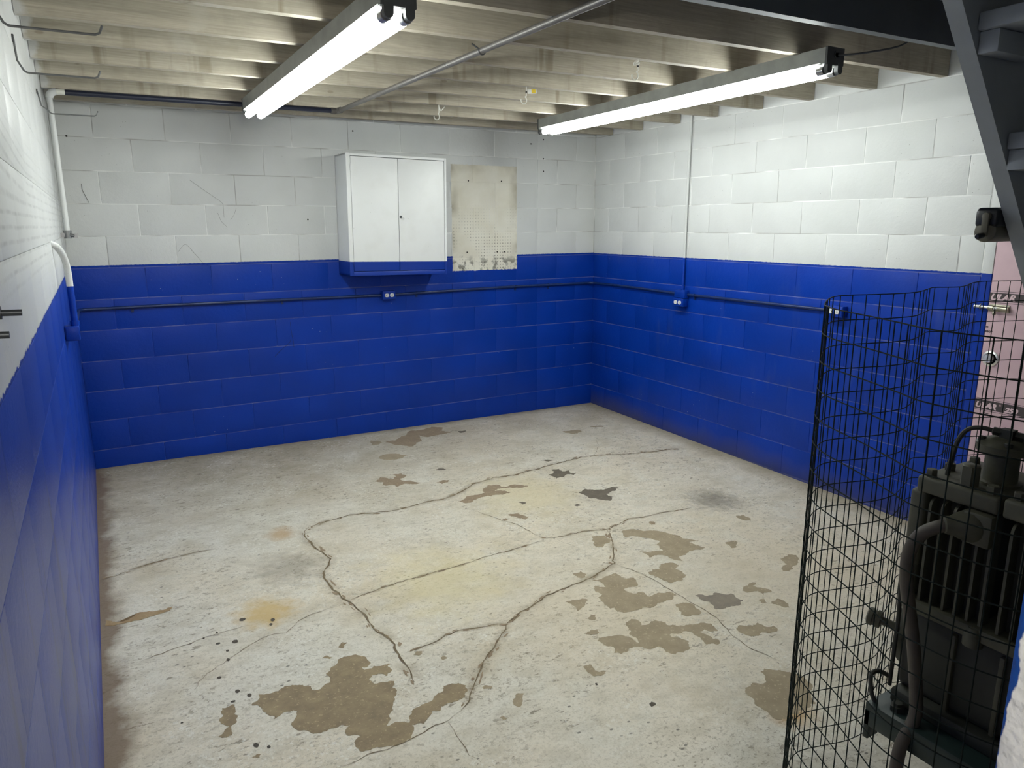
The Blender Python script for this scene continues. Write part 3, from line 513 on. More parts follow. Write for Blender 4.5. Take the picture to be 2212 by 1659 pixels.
# ragged flakes of lost paint strung along the wider cracks
bm = B(); rnd = random.Random(5)
for w, pts in CRACKS:
    if w < 5: continue
    for a, b in zip(pts, pts[1:]):
        a, b = Vector(a + (0,)), Vector(b + (0,)); L = (b - a).length; d = (b - a).normalized(); nn = Vector((-d.y, d.x, 0))
        for k in range(int(L / 0.045 * (w / 8)) + 1):
            if rnd.random() < 0.35: continue
            c = a.lerp(b, rnd.random()) + nn * rnd.uniform(-1, 1) * 0.0025 * w
            l_, s_ = rnd.uniform(0.008, 0.034), rnd.uniform(0.003, 0.010); ph = rnd.uniform(-0.5, 0.5); n = 8; vs = []
            for q in range(n):
                an = q * 2 * math.pi / n; rr = rnd.uniform(0.55, 1.15); dd = d * (l_ * math.cos(an + ph) * rr) + nn * (s_ * math.sin(an) * rr); p = c + dd
                vs.append(bm.verts.new((p.x, p.y, zf(p.x, p.y) + 0.0013)))
            bm.faces.new(vs)
o = part('flaked_paint', bm, BARE[1], floor); o['kind'] = 'stuff'

# ------------------------------------------------------------------ setting: block walls
J0, CH, BL = 1.345, 0.2032, 0.4064
_bm_cache = {}
def block_mesh(L, H, mat, gap, bev=0.0055):
    key = (round(L, 3), round(H, 3), mat.name, gap)
    if key in _bm_cache: return _bm_cache[key]
    bm = B(); bx(bm, (-L / 2 + gap / 2, 0, -H / 2 + gap / 2), (L / 2 - gap / 2, 0.045, H / 2 - gap / 2))
    es = [e for e in bm.edges if all(v.co.y < 0.01 for v in e.verts)]
    bmesh.ops.bevel(bm, geom=es, offset=bev, segments=2, affect='EDGES', profile=0.6)
    bmesh.ops.delete(bm, geom=[f for f in bm.faces if all(v.co.y > 0.04 for v in f.verts)], context='FACES')
    _bm_cache[key] = mesh_of(bm, 'block', mat); return _bm_cache[key]
def lay(parent, runs, place, mat, gap=0.0044, dev=0.0009):
    rnd = random.Random(len(parent.name) * 13); flat = gap < 0.002
    for j, vs in runs:
        z0, z1 = J0 + CH * j, J0 + CH * (j + 1)
        for a, b in zip(vs, vs[1:]):
            if b - a < 0.03: continue
            o = link('block', block_mesh(b - a, CH, mat, gap, 0.002 if gap < 0.002 else 0.0045), parent)
            place(o, (a + b) / 2, (z0 + z1) / 2, rnd.uniform(0, dev))
            if flat: continue
            o.rotation_euler.x += 0.011 + rnd.uniform(-1, 1) * 0.006; o.rotation_euler.y += rnd.uniform(-1, 1) * 0.0012
def marks(first, end, step=BL, lo=0.0):
    v = [lo]; x = first
    while x < end - 0.05:
        if x > lo + 0.05: v.append(x)
        x += step
    return v + [end]
bm = B(); bx(bm, (LW - 0.2, 0.0034, -0.2), (W + 0.2, 0.2, 2.62))
wall_back = struct(part('wall_back', bm, M['joint_back']), 'back wall of painted concrete blocks, white over blue')
XS = 3.506; runs = []
for j in range(-7, 6):
    left = marks(0.2153 if j % 2 == 0 else 0.4206, XS, 0.4108, LW)
    right = [XS + (BL if j % 2 == 0 else BL / 2), W]
    runs.append((j, left + right))
def pl_back(o, t, z, d): o.location = (t, d, z)
lay(wall_back, runs, pl_back, M['wall_back'])

DOOR0, DOOR1, DOORZ = 3.437, 4.36, 2.04          # door opening in the right wall, as -y
bm = B()
bx(bm, (W + 0.0034, -3.385, -0.25), (W + 0.2, 0.2, 2.62))
bx(bm, (W + 0.0045, -5.35, -0.25), (W + 0.2, -DOOR1, 2.62))
bx(bm, (W + 0.0045, -DOOR1, DOORZ), (W + 0.2, -3.385, 2.62))
wall_right = struct(part('wall_right', bm, M['joint_right']), 'right wall of painted concrete blocks, white over blue')
Y1 = 0.4134
runs = [(j, marks(Y1 if j % 2 == 0 else Y1 - BL / 2, 3.383)) for j in range(-7, 6)]
def pl_right(o, t, z, d): o.location = (W + d, -t, z); o.rotation_euler = (0, 0, -math.pi / 2)
lay(wall_right, runs, pl_right, M['wall_right'])
bm = B(); bx(bm, (W - 0.001, -DOOR0, -0.12), (W + 0.15, -3.387, DOORZ + 0.5))
struct(part('trim_1', bm, M['wall_right'], None, 0.002), 'flat door jamb strip painted white over blue')

bm = B(); bx(bm, (LW - 0.2, -6.2, -0.3), (LW - 0.003, 0.2, 2.62))
wall_left = struct(part('wall_left', bm, M['wall_left']), 'left wall of painted concrete blocks, white over blue')
runs = [(j, marks(0.33 if j % 2 == 0 else 0.33 - BL / 2, 6.15)) for j in range(-7, 6)]
def pl_left(o, t, z, d): o.location = (LW - d, -t, z); o.rotation_euler = (0, 0, math.pi / 2)
lay(wall_left, runs, pl_left, M['wall_left'], 0.0010, 0.0)

bm = B()
bx(bm, (0.95, -5.32, -0.25), (W + 0.2, -5.10, 2.62)); bx(bm, (LW, -5.32, 2.08), (0.95, -5.10, 2.62))
struct(part('wall_front', bm, M['wall_front'], None, 0.006), 'front wall with open doorway, white jamb with blue edge')

# anchor holes and sooty cobweb strands on the back wall
HOLES= [(2.845,1.963),(3.152,1.967),(2.823,1.391),(3.107,1.389),(3.179,1.387),(1.527,1.655),(1.898,2.293),(3.44,2.278),(3.565,2.318),(3.566,2.163),(3.567,2.06),(0.07,2.158)]
WEBS= [[(0.753,1.913),(0.801,1.875),(0.889,1.81),(0.937,1.773),(0.95,1.746),(0.949,1.667)],[(0.118,1.874),(0.119,1.834),(0.128,1.809),(0.146,1.758)],[(0.633,1.437),(0.684,1.489),(0.732,1.435),(0.79,1.355)],[(0.91,1.699),(0.929,1.642),(0.962,1.605)],[(1.349,0.913),(1.351,0.844),(1.36,0.773),(1.363,0.72)],[(1.22,0.663),(1.26,0.701),(1.332,0.758),(1.343,0.782)],[(0.99,1.652),(1.014,1.683),(1.034,1.731)]]
HOLES_MAT = plain('anchor_hole', (0.02, 0.018, 0.015), 0.8)
for x, z in HOLES:
    bm = B(); lathe(bm, (x, -0.0005, z), (0, -1, 0), [(0, 0.0062), (0.0012, 0.0058)], 10); part('anchor_hole', bm, HOLES_MAT, wall_back)
for k, l in enumerate(WEBS):
    bm = B(); tube(bm, spline([(x, -0.002 - 0.001 * (i % 2), z) for i, (x, z) in enumerate(l)], 4), 0.0011 if k in (1, 4, 5) else 0.0006, 5); part('cobweb_strand', bm, HOLES_MAT, wall_back)

# ------------------------------------------------------------------ setting: ceiling deck and joists
bm = B()
bx(bm, (LW - 0.2, -3.95, 2.600), (W + 0.2, 0.2, 2.66)); bx(bm, (LW - 0.2, -6.2, 2.600), (1.2, -3.95, 2.66)); bx(bm, (1.2, -6.2, 2.75), (W + 0.2, -3.95, 2.80))
ceiling = struct(part('ceiling', bm, M['deck']), 'exposed wooden joists under a plank deck')
def joist(y, x0, x1, zl, zr, depth=0.25, th=0.04, name='joist', mat=None):
    bm = B(); n = 24; rnd = random.Random(int(-y * 1000)); secs = []
    for i in range(n + 1):
        x = x0 + (x1 - x0) * i / n; z = zl + (zr - zl) * i / n; w = rnd.uniform(-0.001, 0.001)
        top = 2.601
        secs.append([bm.verts.new((x, y + w, z)), bm.verts.new((x, y + th + w, z)), bm.verts.new((x, y + th + w, top)), bm.verts.new((x, y + w, top))])
    for a, b in zip(secs, secs[1:]):
        for k in range(4): bm.faces.new((a[k], a[(k + 1) % 4], b[(k + 1) % 4], b[k]))
    bm.faces.new(secs[0][::-1]); bm.faces.new(secs[-1])
    return part(name, bm, mat or M['joist'], ceiling, 0.004, segs=1)
JY = [-0.25, -0.645, -1.08, -1.47, -1.87, -2.27, -2.69, -3.09, -3.49, -3.90]
def jz(x, y): return (2.340 + 0.006 * y) + (2.361 - (2.340 + 0.006 * y)) * x / W
for y in JY: joist(y, LW + 0.003, W - 0.004, jz(0, y), jz(W, y), mat=M['slate'] if y < -3.4 else None)  # front joists past the lamps take the shade-darkened colour
joist(-0.043, LW + 0.003, W - 0.004, 2.386, 2.388, name='rim_joist')
for y in (-4.30, -4.70, -5.06): joist(y, LW + 0.003, 1.18, jz(0, y), jz(1.2, y))
bm = B(); bx(bm, (1.185, -5.08, 2.34), (1.225, -3.905, 2.60)); part('stair_header', bm, M['joist'], ceiling, 0.003)

# ------------------------------------------------------------------ fluorescent strip lights
def strip_light(xn, xf, zn, zf_, h, label):
    yn, yf, w = -3.23, -0.79, 0.108
    L = yn - yf; a = math.atan2(xf - xn, -(yf - yn))
    t = thing('strip_light', label, 'light', ((xn + xf) / 2, (yn + yf) / 2, (zn + zf_) / 2), 'two tube strip lights under the joists')
    def P(s, dx, dz):      # s 0 near .. 1 far
        return Vector((xn + (xf - xn) * s + dx, yn + (yf - yn) * s, zn + (zf_ - zn) * s + dz))
    def prism(prof, s0, s1):
        bm = B(); A_ = [bm.verts.new(P(s0, *q)) for q in prof]; B_ = [bm.verts.new(P(s1, *q)) for q in prof]; n = len(prof)
        for k in range(n): bm.faces.new((A_[k], A_[(k + 1) % n], B_[(k + 1) % n], B_[k]))
        bm.faces.new(A_[::-1]); bm.faces.new(B_); return bm
    hw = w / 2
    part('housing', prism([(-hw, 0), (hw, 0), (hw, -h), (-hw, -h)], 0.002, 0.998), M['housing'], t, 0.003)
    part('reflector', prism([(-hw - 0.004, -h + 0.004), (-hw + 0.004, -h - 0.001), (hw - 0.004, -h - 0.001), (hw + 0.004, -h + 0.004)], 0.012, 0.988), plain_white, t)
    for s0, s1 in ((-0.0015, 0.003), (0.997, 1.0015)):
        e = part('end_plate', prism([(-hw - 0.002, 0.002), (hw + 0.002, 0.002), (hw + 0.002, -h - 0.004), (-hw - 0.002, -h - 0.004)], s0, s1), M['endcap'], t, 0.001)
        if s0 < 0:
            bm = B(); c = P(s0, 0.004, -0.028); lathe(bm, c, (0, -1, 0), [(0, 0.016), (0.003, 0.016), (0.003, 0.010), (0.0, 0.010)], 16)
            part('knockout', bm, M['socket'], e)
    for sx in (-1, 1):
        x_ = sx * 0.034
        bm = B(); tube(bm, [P(0.022, x_, -h - 0.024), P(0.978, x_, -h - 0.024)], 0.0185, 14); tb = part('tube', bm, M['tube'], t, 0, 'lit white fluorescent tube')
        for s0, s1 in ((0.008, 0.022), (0.978, 0.992)):
            bm = B(); tube(bm, [P(s0, x_, -h - 0.024), P(s1, x_, -h - 0.024)], 0.0188, 14); part('tube_cap', bm, M['tubecap'], tb)
        for s in (0.002, 0.998):
            bm = B(); p0 = P(s - 0.004, x_, 0); p1 = P(s + 0.004, x_, 0)
            prof = [(-0.0155, -h + 0.004), (0.0155, -h + 0.004)] + [(0.0155 * math.cos(q), -h - 0.024 - 0.0155 * math.sin(q)) for q in [k * math.pi / 6 for k in range(7)]]
            part('socket', prism([(x_ + q[0], q[1]) for q in prof], s - 0.004, s + 0.004), M['socket'], t, 0.001)
    return t
plain_white = plain('reflector_white', (0.80, 0.81, 0.78), 0.35, grime=0.1)
strip_light(1.012, 1.040, 2.322, 2.334, 0.068, 'left two tube fluorescent strip light hanging nearest the left wall')
strip_light(3.018, 3.073, 2.353, 2.353, 0.066, 'right two tube fluorescent strip light hanging nearest the right wall')
bm = B(); tube(bm, spline([(3.03, -3.236, 2.325), (3.07, -3.30, 2.322), (3.16, -3.40, 2.335), (3.22, -3.428, 2.362), (3.27, -3.440, 2.41)], 5), 0.004, 8)
tag(part('power_cable', bm, M['dark_steel']), 'thin grey cable from end plate of right strip light to joist', 'cable')

# ------------------------------------------------------------------ pipes and conduits
def straps(t, pts, axis, wall, r, mat):
    for p in pts:
        p, ax, w_ = Vector(p), Vector(axis), Vector(wall); up = ax.cross(w_).normalized()
        up = -up if up.z > 0 else up
        bm = B(); tube(bm, [p - ax * 0.007, p + ax * 0.007], r + 0.0022, 12)
        c = p + up * (r + 0.011) + w_ * (r * 0.95); h = Vector([abs(q) for q in ax * 0.008 + up * 0.012 + w_ * 0.0025])
        bx(bm, c - h, c + h); tube(bm, [c, c - w_ * 0.006], 0.004, 8)
        part('strap', bm, mat, t)
R1 = 0.0115
# vertical white pipe in the left corner and dark pipe below the second joist
px, py = 0.022, -0.65
t = thing('ceiling_pipe', 'white pipe dropping from ceiling elbow in the far left corner', 'pipe', (px, py, 1.55))
bm = B(); tube(bm, [(px, py, 1.575), (px, py, 2.288)], 0.0145, 14); part('pipe', bm, M['pipe'], t)
bm = B(); tube(bm, arc((px + 0.035, py, 2.284), (-1, 0, 0), (0, 0, 1), 0.035, 0, math.pi / 2, 8), 0.019, 14); part('elbow', bm, M['pipe'], t)
bm = B(); lathe(bm, (px, py, 1.545), (0, 0, 1), [(0, 0.019), (0.012, 0.019), (0.012, 0.016), (0.03, 0.016), (0.03, 0.021), (0.045, 0.021)], 14)
tube(bm, [(px, py, 1.565), (px + 0.035, py - 0.005, 1.560)], 0.011, 10); bx(bm, (px + 0.030, py - 0.014, 1.548), (px + 0.048, py + 0.004, 1.572)); bx(bm, (LW + 0.001, py - 0.01, 1.552), (px, py + 0.01, 1.574))
part('clamp_fitting', bm, M['steel'], t, label='worn metal clamp fitting at the lower end')
t = thing('dark_pipe', 'dark pipe under the joist along the back wall, left part', 'pipe', (0.06, -0.65, 2.30), 'dark pipes under the joists')
bm = B(); tube(bm, [(px + 0.036, -0.65, 2.318), (1.56, -0.636, 2.329)], 0.0145, 14); part('pipe', bm, plain('navy_pipe', (0.012, 0.016, 0.035), 0.4, grime=0.3), t)
bm = B(); tube(bm, [(px + 0.036, -0.65, 2.318), (px + 0.075, -0.65, 2.3185)], 0.0155, 14); part('paint_smear', bm, M['hook_white'], t)
bm = B(); tube(bm, [(1.555, -0.636, 2.329), (1.585, -0.636, 2.329)], 0.020, 12); tube(bm, [(1.60, -0.655, 2.330), (1.604, -0.685, 2.330)], 0.020, 12)
tube(bm, arc((1.580, -0.660, 2.3295), (0, 1, 0), (1, 0, 0), 0.024, 0, math.pi / 2, 6), 0.018, 12); part('elbow', bm, M['conduit_dark'], t)
t = thing('dark_pipe', 'long dark pipe crossing under the joists between the two strip lights', 'pipe', (1.66, -3.0, 2.32), 'dark pipes under the joists')
bm = B(); tube(bm, [(1.604, -0.684, 2.330), (1.640, -2.60, 2.3235), (1.672, -4.43, 2.312)], 0.0135, 14); part('pipe', bm, M['conduit_dark'], t)
for y, z in ((-2.565, 2.323),):
    bm = B(); c = Vector((1.640, y, z)); tube(bm, arc(c, (1, 0, 0), (0, 0, -1), 0.016, -0.3, math.pi + 0.6, 10), 0.0028, 6)
    tube(bm, [c + Vector((-0.015, 0, 0.006)), c + Vector((-0.045, 0.006, 0.024))], 0.0035, 6); part('strap', bm, M['dark_steel'], t)
for y in (-1.9, -2.25, -2.9, -3.1):
    bm = B(); tube(bm, [(1.6045 + (-y - .684) * .0187, y, 2.330 - (-y - .684) * .0034), (1.6045 + (-y - .684) * .0187, y - 0.006, 2.330 - (-y - .684) * .0034)], 0.0141, 14); part('coupling_mark', bm, M['steel'], t)
# grey-blue pipe that comes out of the left wall and drops into the corner box
t = thing('wall_pipe', 'bent pipe from the left wall, white above and blue below', 'pipe', (0.03, -1.75, 1.19))
bm = B(); tube(bm, [(LW - 0.01, -1.86, 1.545)] + spline([(0.004, -1.84, 1.530), (0.022, -1.79, 1.49), (0.030, -1.755, 1.43), (0.031, -1.75, 1.36)], 5) + [(0.031, -1.75, 1.186)], 0.0135, 14); part('pipe', bm, M['pipe'], t)
bm = B(); lathe(bm, (0.031, -1.75, 1.184), (0, 0, 1), [(0, 0.018), (0.022, 0.018), (0.022, 0.016)], 12); part('connector', bm, M['pipe'], t)
def face_box(lo, hi, bev=0.004):
    bm = B(); bx(bm, lo, hi); return bm
t = thing('junction_box', 'small blue junction box on the left wall near the corner', 'electrical box', (0.02, -1.75, 1.12))
part('box', face_box((LW + 0.001, -1.775, 1.120), (0.045, -1.725, 1.184)), M['pipe'], t, 0.003)
part('cover', face_box((-0.006, -1.780, 1.124), (0.043, -1.774, 1.180)), M['pipe'], t, 0.002)
ZC = 1.082; rc = 0.0105
t = thing('wall_conduit', 'blue conduit from the corner box along the back wall to its outlet', 'conduit', (1.0, -0.02, ZC), 'painted wall conduits')
bm = B(); tube(bm, [(0.034, -1.72, 1.140), (0.018, -1.2, 1.12), (0.012, -0.4, 1.098), (0.012, -0.10, 1.085)] + arc((0.06, -0.062, ZC + 0.001), (-1, 0, 0), (0, 1, 0), 0.047, 0.2, math.pi / 2, 6) + [(0.5, -0.0145, ZC + 0.002), (2.058, -0.0145, 1.076)], rc, 12); part('pipe', bm, M['dirty_pipe'], t)
straps(t, [(0.32, -0.0145, ZC), (1.30, -0.0145, 1.08)], (1, 0, 0), (0, 1, 0), rc, M['dirty_pipe'])
t = thing('wall_conduit', 'blue conduit running around the back right corner between two outlets', 'conduit', (W - 0.1, -0.02, ZC), 'painted wall conduits')
bm = B(); tube(bm, [(2.168, -0.0145, 1.076), (3.2, -0.0145, 1.090), (W - 0.10, -0.0145, 1.088)] + arc((W - 0.085, -0.085, 1.088), (0, 1, 0), (1, 0, 0), 0.0705, 0.1, math.pi / 2, 8) + [(W - 0.0145, -0.4, 1.088), (W - 0.0145, -1.142, 1.078)], rc, 12); part('pipe', bm, M['dirty_pipe'], t)
straps(t, [(2.36, -0.0145, 1.079), (3.62, -0.0145, 1.089), (3.28, -0.0145, 1.09)], (1, 0, 0), (0, 1, 0), rc, M['dirty_pipe'])
t = thing('wall_conduit', 'blue conduit on the right wall leading to the outlet behind the wire mesh', 'conduit', (W - 0.02, -1.9, ZC), 'painted wall conduits')
bm = B(); tube(bm, [(W - 0.0145, -1.262, 1.078), (W - 0.0145, -2.525, 1.082)], rc, 12); part('pipe', bm, M['dirty_pipe'], t)
straps(t, [(W - 0.0145, -1.33, 1.078)], (0, -1, 0), (1, 0, 0), rc, M['dirty_pipe'])
t = thing('wall_conduit', 'vertical conduit down the right wall, white above and blue below', 'conduit', (W - 0.02, -1.205, 1.11), 'painted wall conduits')
bm = B(); tube(bm, [(W - 0.0145, -1.203, 1.112), (W - 0.0145, -1.203, 1.7), (W - 0.0145, -1.208, 2.44)], rc, 12); part('pipe', bm, M['pipe'], t)
straps(t, [(W - 0.0145, -1.203, 1.985)], (0, 0, 1), (1, 0, 0), rc, M['pipe'])
# outlets
def receptacle(t, c, n, u, r=0.0155):
    c, n, u = Vector(c), Vector(n), Vector(u); v = n.cross(u)
    bm = B(); ring = [c + u * r * math.cos(a) + v * min(r * 0.86, max(-r * 0.86, r * math.sin(a))) for a in [k * math.pi / 10 for k in range(20)]]
    A_ = [bm.verts.new(p) for p in ring]; B_ = [bm.verts.new(p + n * 0.004) for p in ring]
    for k in range(20): bm.faces.new((A_[k], A_[(k + 1) % 20], B_[(k + 1) % 20], B_[k]))
    bm.faces.new(B_); bm.faces.new(A_[::-1])
    o = part('receptacle', bm, M['outlet_white'], t, 0, 'white round socket face')
    bm = B()
    for d, w in ((-0.0055, 0.0045), (0.0055, 0.0038)):
        p = c + n * 0.0042 + u * 0.002
        q = [p + v * d + u * w + v * 0.0011, p + v * d + u * w - v * 0.0011, p + v * d - u * w - v * 0.0011, p + v * d - u * w + v * 0.0011]
        bm.faces.new([bm.verts.new(k) for k in q])
    p = c + n * 0.0042 - u * 0.008
    bm.faces.new([bm.verts.new(p + u * 0.0028 * math.cos(a) + v * 0.0028 * math.sin(a)) for a in [k * math.pi / 4 for k in range(8)]])
    part('slots', bm, M['slot'], o)
t = thing('outlet_box', 'blue outlet box with two white sockets below the wall cabinet', 'outlet', (2.11, -0.02, 1.04), 'painted outlet boxes on the conduit')
part('box', face_box((2.060, -0.050, 1.042), (2.166, -0.0005, 1.110)), M['pipe'], t, 0.006)
part('cover_plate', face_box((2.064, -0.0525, 1.045), (2.162, -0.0495, 1.107)), M['pipe'], t, 0.001)
for x in (2.092, 2.134): receptacle(t, (x, -0.0525, 1.076), (0, -1, 0), (1, 0, 0), 0.0165)
t = thing('outlet_box', 'stacked blue outlet box on the right wall below the vertical conduit', 'outlet', (W - 0.02, -1.2, 0.98), 'painted outlet boxes on the conduit')
part('junction_box', face_box((W - 0.050, -1.262, 1.050), (W - 0.0005, -1.146, 1.112)), M['pipe'], t, 0.005)
part('box', face_box((W - 0.060, -1.258, 0.984), (W - 0.0005, -1.150, 1.047)), M['pipe'], t, 0.005)
part('cover_plate', face_box((W - 0.0625, -1.254, 0.987), (W - 0.0595, -1.154, 1.044)), M['pipe'], t, 0.001)
for y in (-1.180, -1.226): receptacle(t, (W - 0.0625, y, 1.016), (-1, 0, 0), (0, 1, 0), 0.0165)
t = thing('outlet_box', 'blue outlet box with white sockets seen through top of wire mesh', 'outlet', (W - 0.02, -2.58, 1.04), 'painted outlet boxes on the conduit')
part('box', face_box((W - 0.052, -2.640, 1.048), (W - 0.0005, -2.526, 1.116)), M['pipe'], t, 0.005)
part('cover_plate', face_box((W - 0.0545, -2.636, 1.051), (W - 0.0515, -2.530, 1.113)), M['pipe'], t, 0.001)
for y in (-2.560, -2.604): receptacle(t, (W - 0.0545, y, 1.083), (-1, 0, 0), (0, 1, 0), 0.0165)

# ------------------------------------------------------------------ wall cabinet
cx0, cx1, cy, cz0, cz1 = 1.745, 2.520, -0.270, 1.246, 2.108
t = thing('wall_cabinet', 'white metal two door wall cabinet with blue painted bottom edge', 'cabinet', (2.13, -0.13, 1.246))
cab_tilt = Matrix.Translation((2.13, 0, 1.68)) @ Matrix.Rotation(math.radians(0.75), 4, 'Y') @ Matrix.Translation((-2.13, 0, -1.68))
def cpart(name, bm, mat, bev=0.0, par=None, label=None):
    bmesh.ops.transform(bm, matrix=cab_tilt, verts=bm.verts[:]); return part(name, bm, mat, par or t, bev, label)
bm = B(); fw = 0.030
bx(bm, (cx0, cy + 0.012, cz0), (cx0 + 0.012, -0.001, cz1)); bx(bm, (cx1 - 0.012, cy + 0.012, cz0), (cx1, -0.001, cz1))
bx(bm, (cx0, cy + 0.012, cz1 - 0.012), (cx1, -0.001, cz1)); bx(bm, (cx0, cy + 0.012, cz0), (cx1, -0.001, cz0 + 0.012)); bx(bm, (cx0, -0.012, cz0), (cx1, -0.001, cz1))
cpart('case', bm, M['cabinet'])
bm = B()
bx(bm, (cx0, cy, cz0), (cx0 + fw, cy + 0.012, cz1)); bx(bm, (cx1 - 0.016, cy, cz0), (cx1, cy + 0.012, cz1))
bx(bm, (cx0 + fw, cy, cz1 - 0.018), (cx1 - 0.016, cy + 0.012, cz1)); bx(bm, (cx0 + fw, cy, cz0), (cx1 - 0.016, cy + 0.012, cz0 + 0.030))
cpart('face_frame', bm, M['cabinet'], 0.0015)
xm = 2.1315
for a, b in ((cx0 + fw + 0.003, xm - 0.0015), (xm + 0.0015, cx1 - 0.019)):
    bm = B(); bx(bm, (a, cy + 0.001, cz0 + 0.033), (b, cy + 0.009, cz1 - 0.021)); d = cpart('door', bm, M['cabinet'], 0.0025)
    xh = cx0 + fw - 0.001 if a < xm - 0.1 else cx1 - 0.0145
    for zh in (cz0 + 0.10, cz1 - 0.10):
        bm = B(); tube(bm, [(xh, cy - 0.001, zh - 0.025), (xh, cy - 0.001, zh + 0.025)], 0.0028, 8); cpart('hinge', bm, M['cabinet'], 0, d)
bm = B(); lathe(bm, (2.147, cy + 0.002, 1.672), (0, -1, 0), [(0, 0.010), (0.004, 0.010), (0.006, 0.008), (0.009, 0.0075)], 16); lk = cpart('lock', bm, M['dark_steel'])
bm = B(); tube(bm, arc((2.158, cy - 0.012, 1.658), (1, 0, 0), (0, -0.3, 0.954), 0.011, 0, 2 * math.pi, 18), 0.0014, 6, False); cpart('key_ring', bm, M['chrome'], 0, lk, 'small metal ring hanging from the lock')

# ------------------------------------------------------------------ hooks under the joists
def cup_hook(x, y, zt, flip, label, rag):
    t = thing('ceiling_hook', label, 'hook', (x, y, zt - 0.09), 'white hooks screwed under the joists')
    bm = B(); pts = [(x, y, zt + 0.004), (x, y, zt - 0.045)] + [Vector((x + flip * (-0.0) + q.x, y, q.z)) for q in
         [Vector((flip * -0.016 + flip * 0.018 * math.cos(a), 0, zt - 0.070 + 0.019 * math.sin(a))) for a in [1.1 - k * (1.1 + 3.3) / 12 for k in range(13)]]]
    tube(bm, spline(pts, 3), 0.0030, 8); part('hook', bm, M['hook_white'], t)
    if rag == 'tie':
        bm = B(); tube(bm, spline([(x, y, zt - 0.012), (x + 0.012, y - 0.002, zt - 0.032), (x + 0.022, y - 0.004, zt - 0.026), (x + 0.038, y - 0.004, zt - 0.008)], 4), [0.0035] * 12 + [0.002], 6); part('twine', bm, M['hook_white'], t)
    if rag == 'bow':
        bm = B(); tube(bm, spline([(x, y, zt - 0.006), (x - 0.014, y - 0.004, zt - 0.012), (x - 0.026, y - 0.004, zt - 0.024), (x - 0.008, y - 0.002, zt - 0.020), (x + 0.006, y, zt - 0.014)], 4), 0.006, 6); part('twine', bm, M['hook_white'], t)
        bm = B(); tube(bm, [(x, y, zt - 0.026), (x, y, zt - 0.032)], 0.0045, 8); part('collar', bm, M['slot'], t)
    if rag == 'tag':
        bm = B(); tube(bm, [(x, y, zt - 0.022), (x, y, zt - 0.034)], 0.0045, 8); part('collar', bm, M['slot'], t)
        rot = (0, 0.12, 0.25)
        bm = B(); bx(bm, (x + 0.004, y - 0.006, zt - 0.034), (x + 0.062, y - 0.0055, zt - 0.012), (0, -0.10, 0)); tg = part('tag', bm, M['tag_white'], t, 0, 'white paper tag with a yellow end')
        bm = B(); bx(bm, (x + 0.030, y - 0.0066, zt - 0.031), (x + 0.056, y - 0.0061, zt - 0.011), (0, -0.10, 0)); part('yellow_band', bm, M['tag_yellow'], tg)
    return t
cup_hook(2.118, -1.060, jz(2.1, -1.06), -1 * -1, 'plain white hook under the joist nearest the back wall', 'tie')
cup_hook(2.285, -1.850, jz(2.3, -1.85), 1, 'white hook with yellow ended paper tag, middle of three joist hooks', 'tag')
cup_hook(2.388, -2.670, jz(2.4, -2.67), 1, 'white hook tied with cloth, closest to the right strip light', 'bow')

# ------------------------------------------------------------------ rods on the left wall
def rod(y, z, L, leg, label, leg_in=0.0):
    t = thing('wall_rod', label, 'hook', (LW, y, z), 'bent steel rods on the left wall')
    bm = B(); pts = [(LW + 0.004 + 0 * leg_in, y, z + leg), (LW + 0.006 + leg_in * .35, y, z + leg * 0.35)] + [Vector((0.022 + leg_in - 0.018 * math.cos(a), y, z + 0.018 - 0.018 * math.sin(a))) for a in (0.2, 0.7, 1.2, 1.57)] + \
        [(L, y, z + 0.001), (L + 0.010, y, z + 0.006), (L + 0.018, y, z + 0.024)]
    tube(bm, pts, 0.0031, 8); part('rod', bm, M['rod'], t)
    bm = B(); bx(bm, (LW + 0.0005, y - 0.008, z + leg - 0.012), (LW + 0.006, y + 0.008, z + leg + 0.010)); part('staple', bm, M['dark_steel'], t, 0.001)
rod(-3.20, 2.084, 0.200, 0.10, 'bent steel rod on the left wall, nearest to the doorway')
rod(-2.56, 2.086, 0.203, 0.10, 'bent steel rod on the left wall, middle of three')
rod(-1.28, 2.126, 0.212, 0.095, 'bent steel rod on left wall beside white corner pipe', 0.022)
for y, z, lab in ((-3.98, 1.470, 'short dark peg sticking out of the left wall, upper one'), (-4.13, 1.452, 'short dark peg sticking out of the left wall, lower one')):
    t = thing('wall_peg', lab, 'peg', (LW, y, z), 'short pegs in the left wall')
    L_ = 0.020 if y > -4.0 else 0.012
    bm = B(); tube(bm, [(LW - 0.01, y, z), (LW + 0.012 + L_, y, z - 0.001)], 0.0055, 10); pg = part('peg', bm, M['dark_steel'], t)
    bm = B(); lathe(bm, (LW + 0.0005, y, z), (1, 0, 0), [(0, 0.011), (0.003, 0.011), (0.003, 0.006)], 12); part('washer', bm, M['dark_steel'], t)

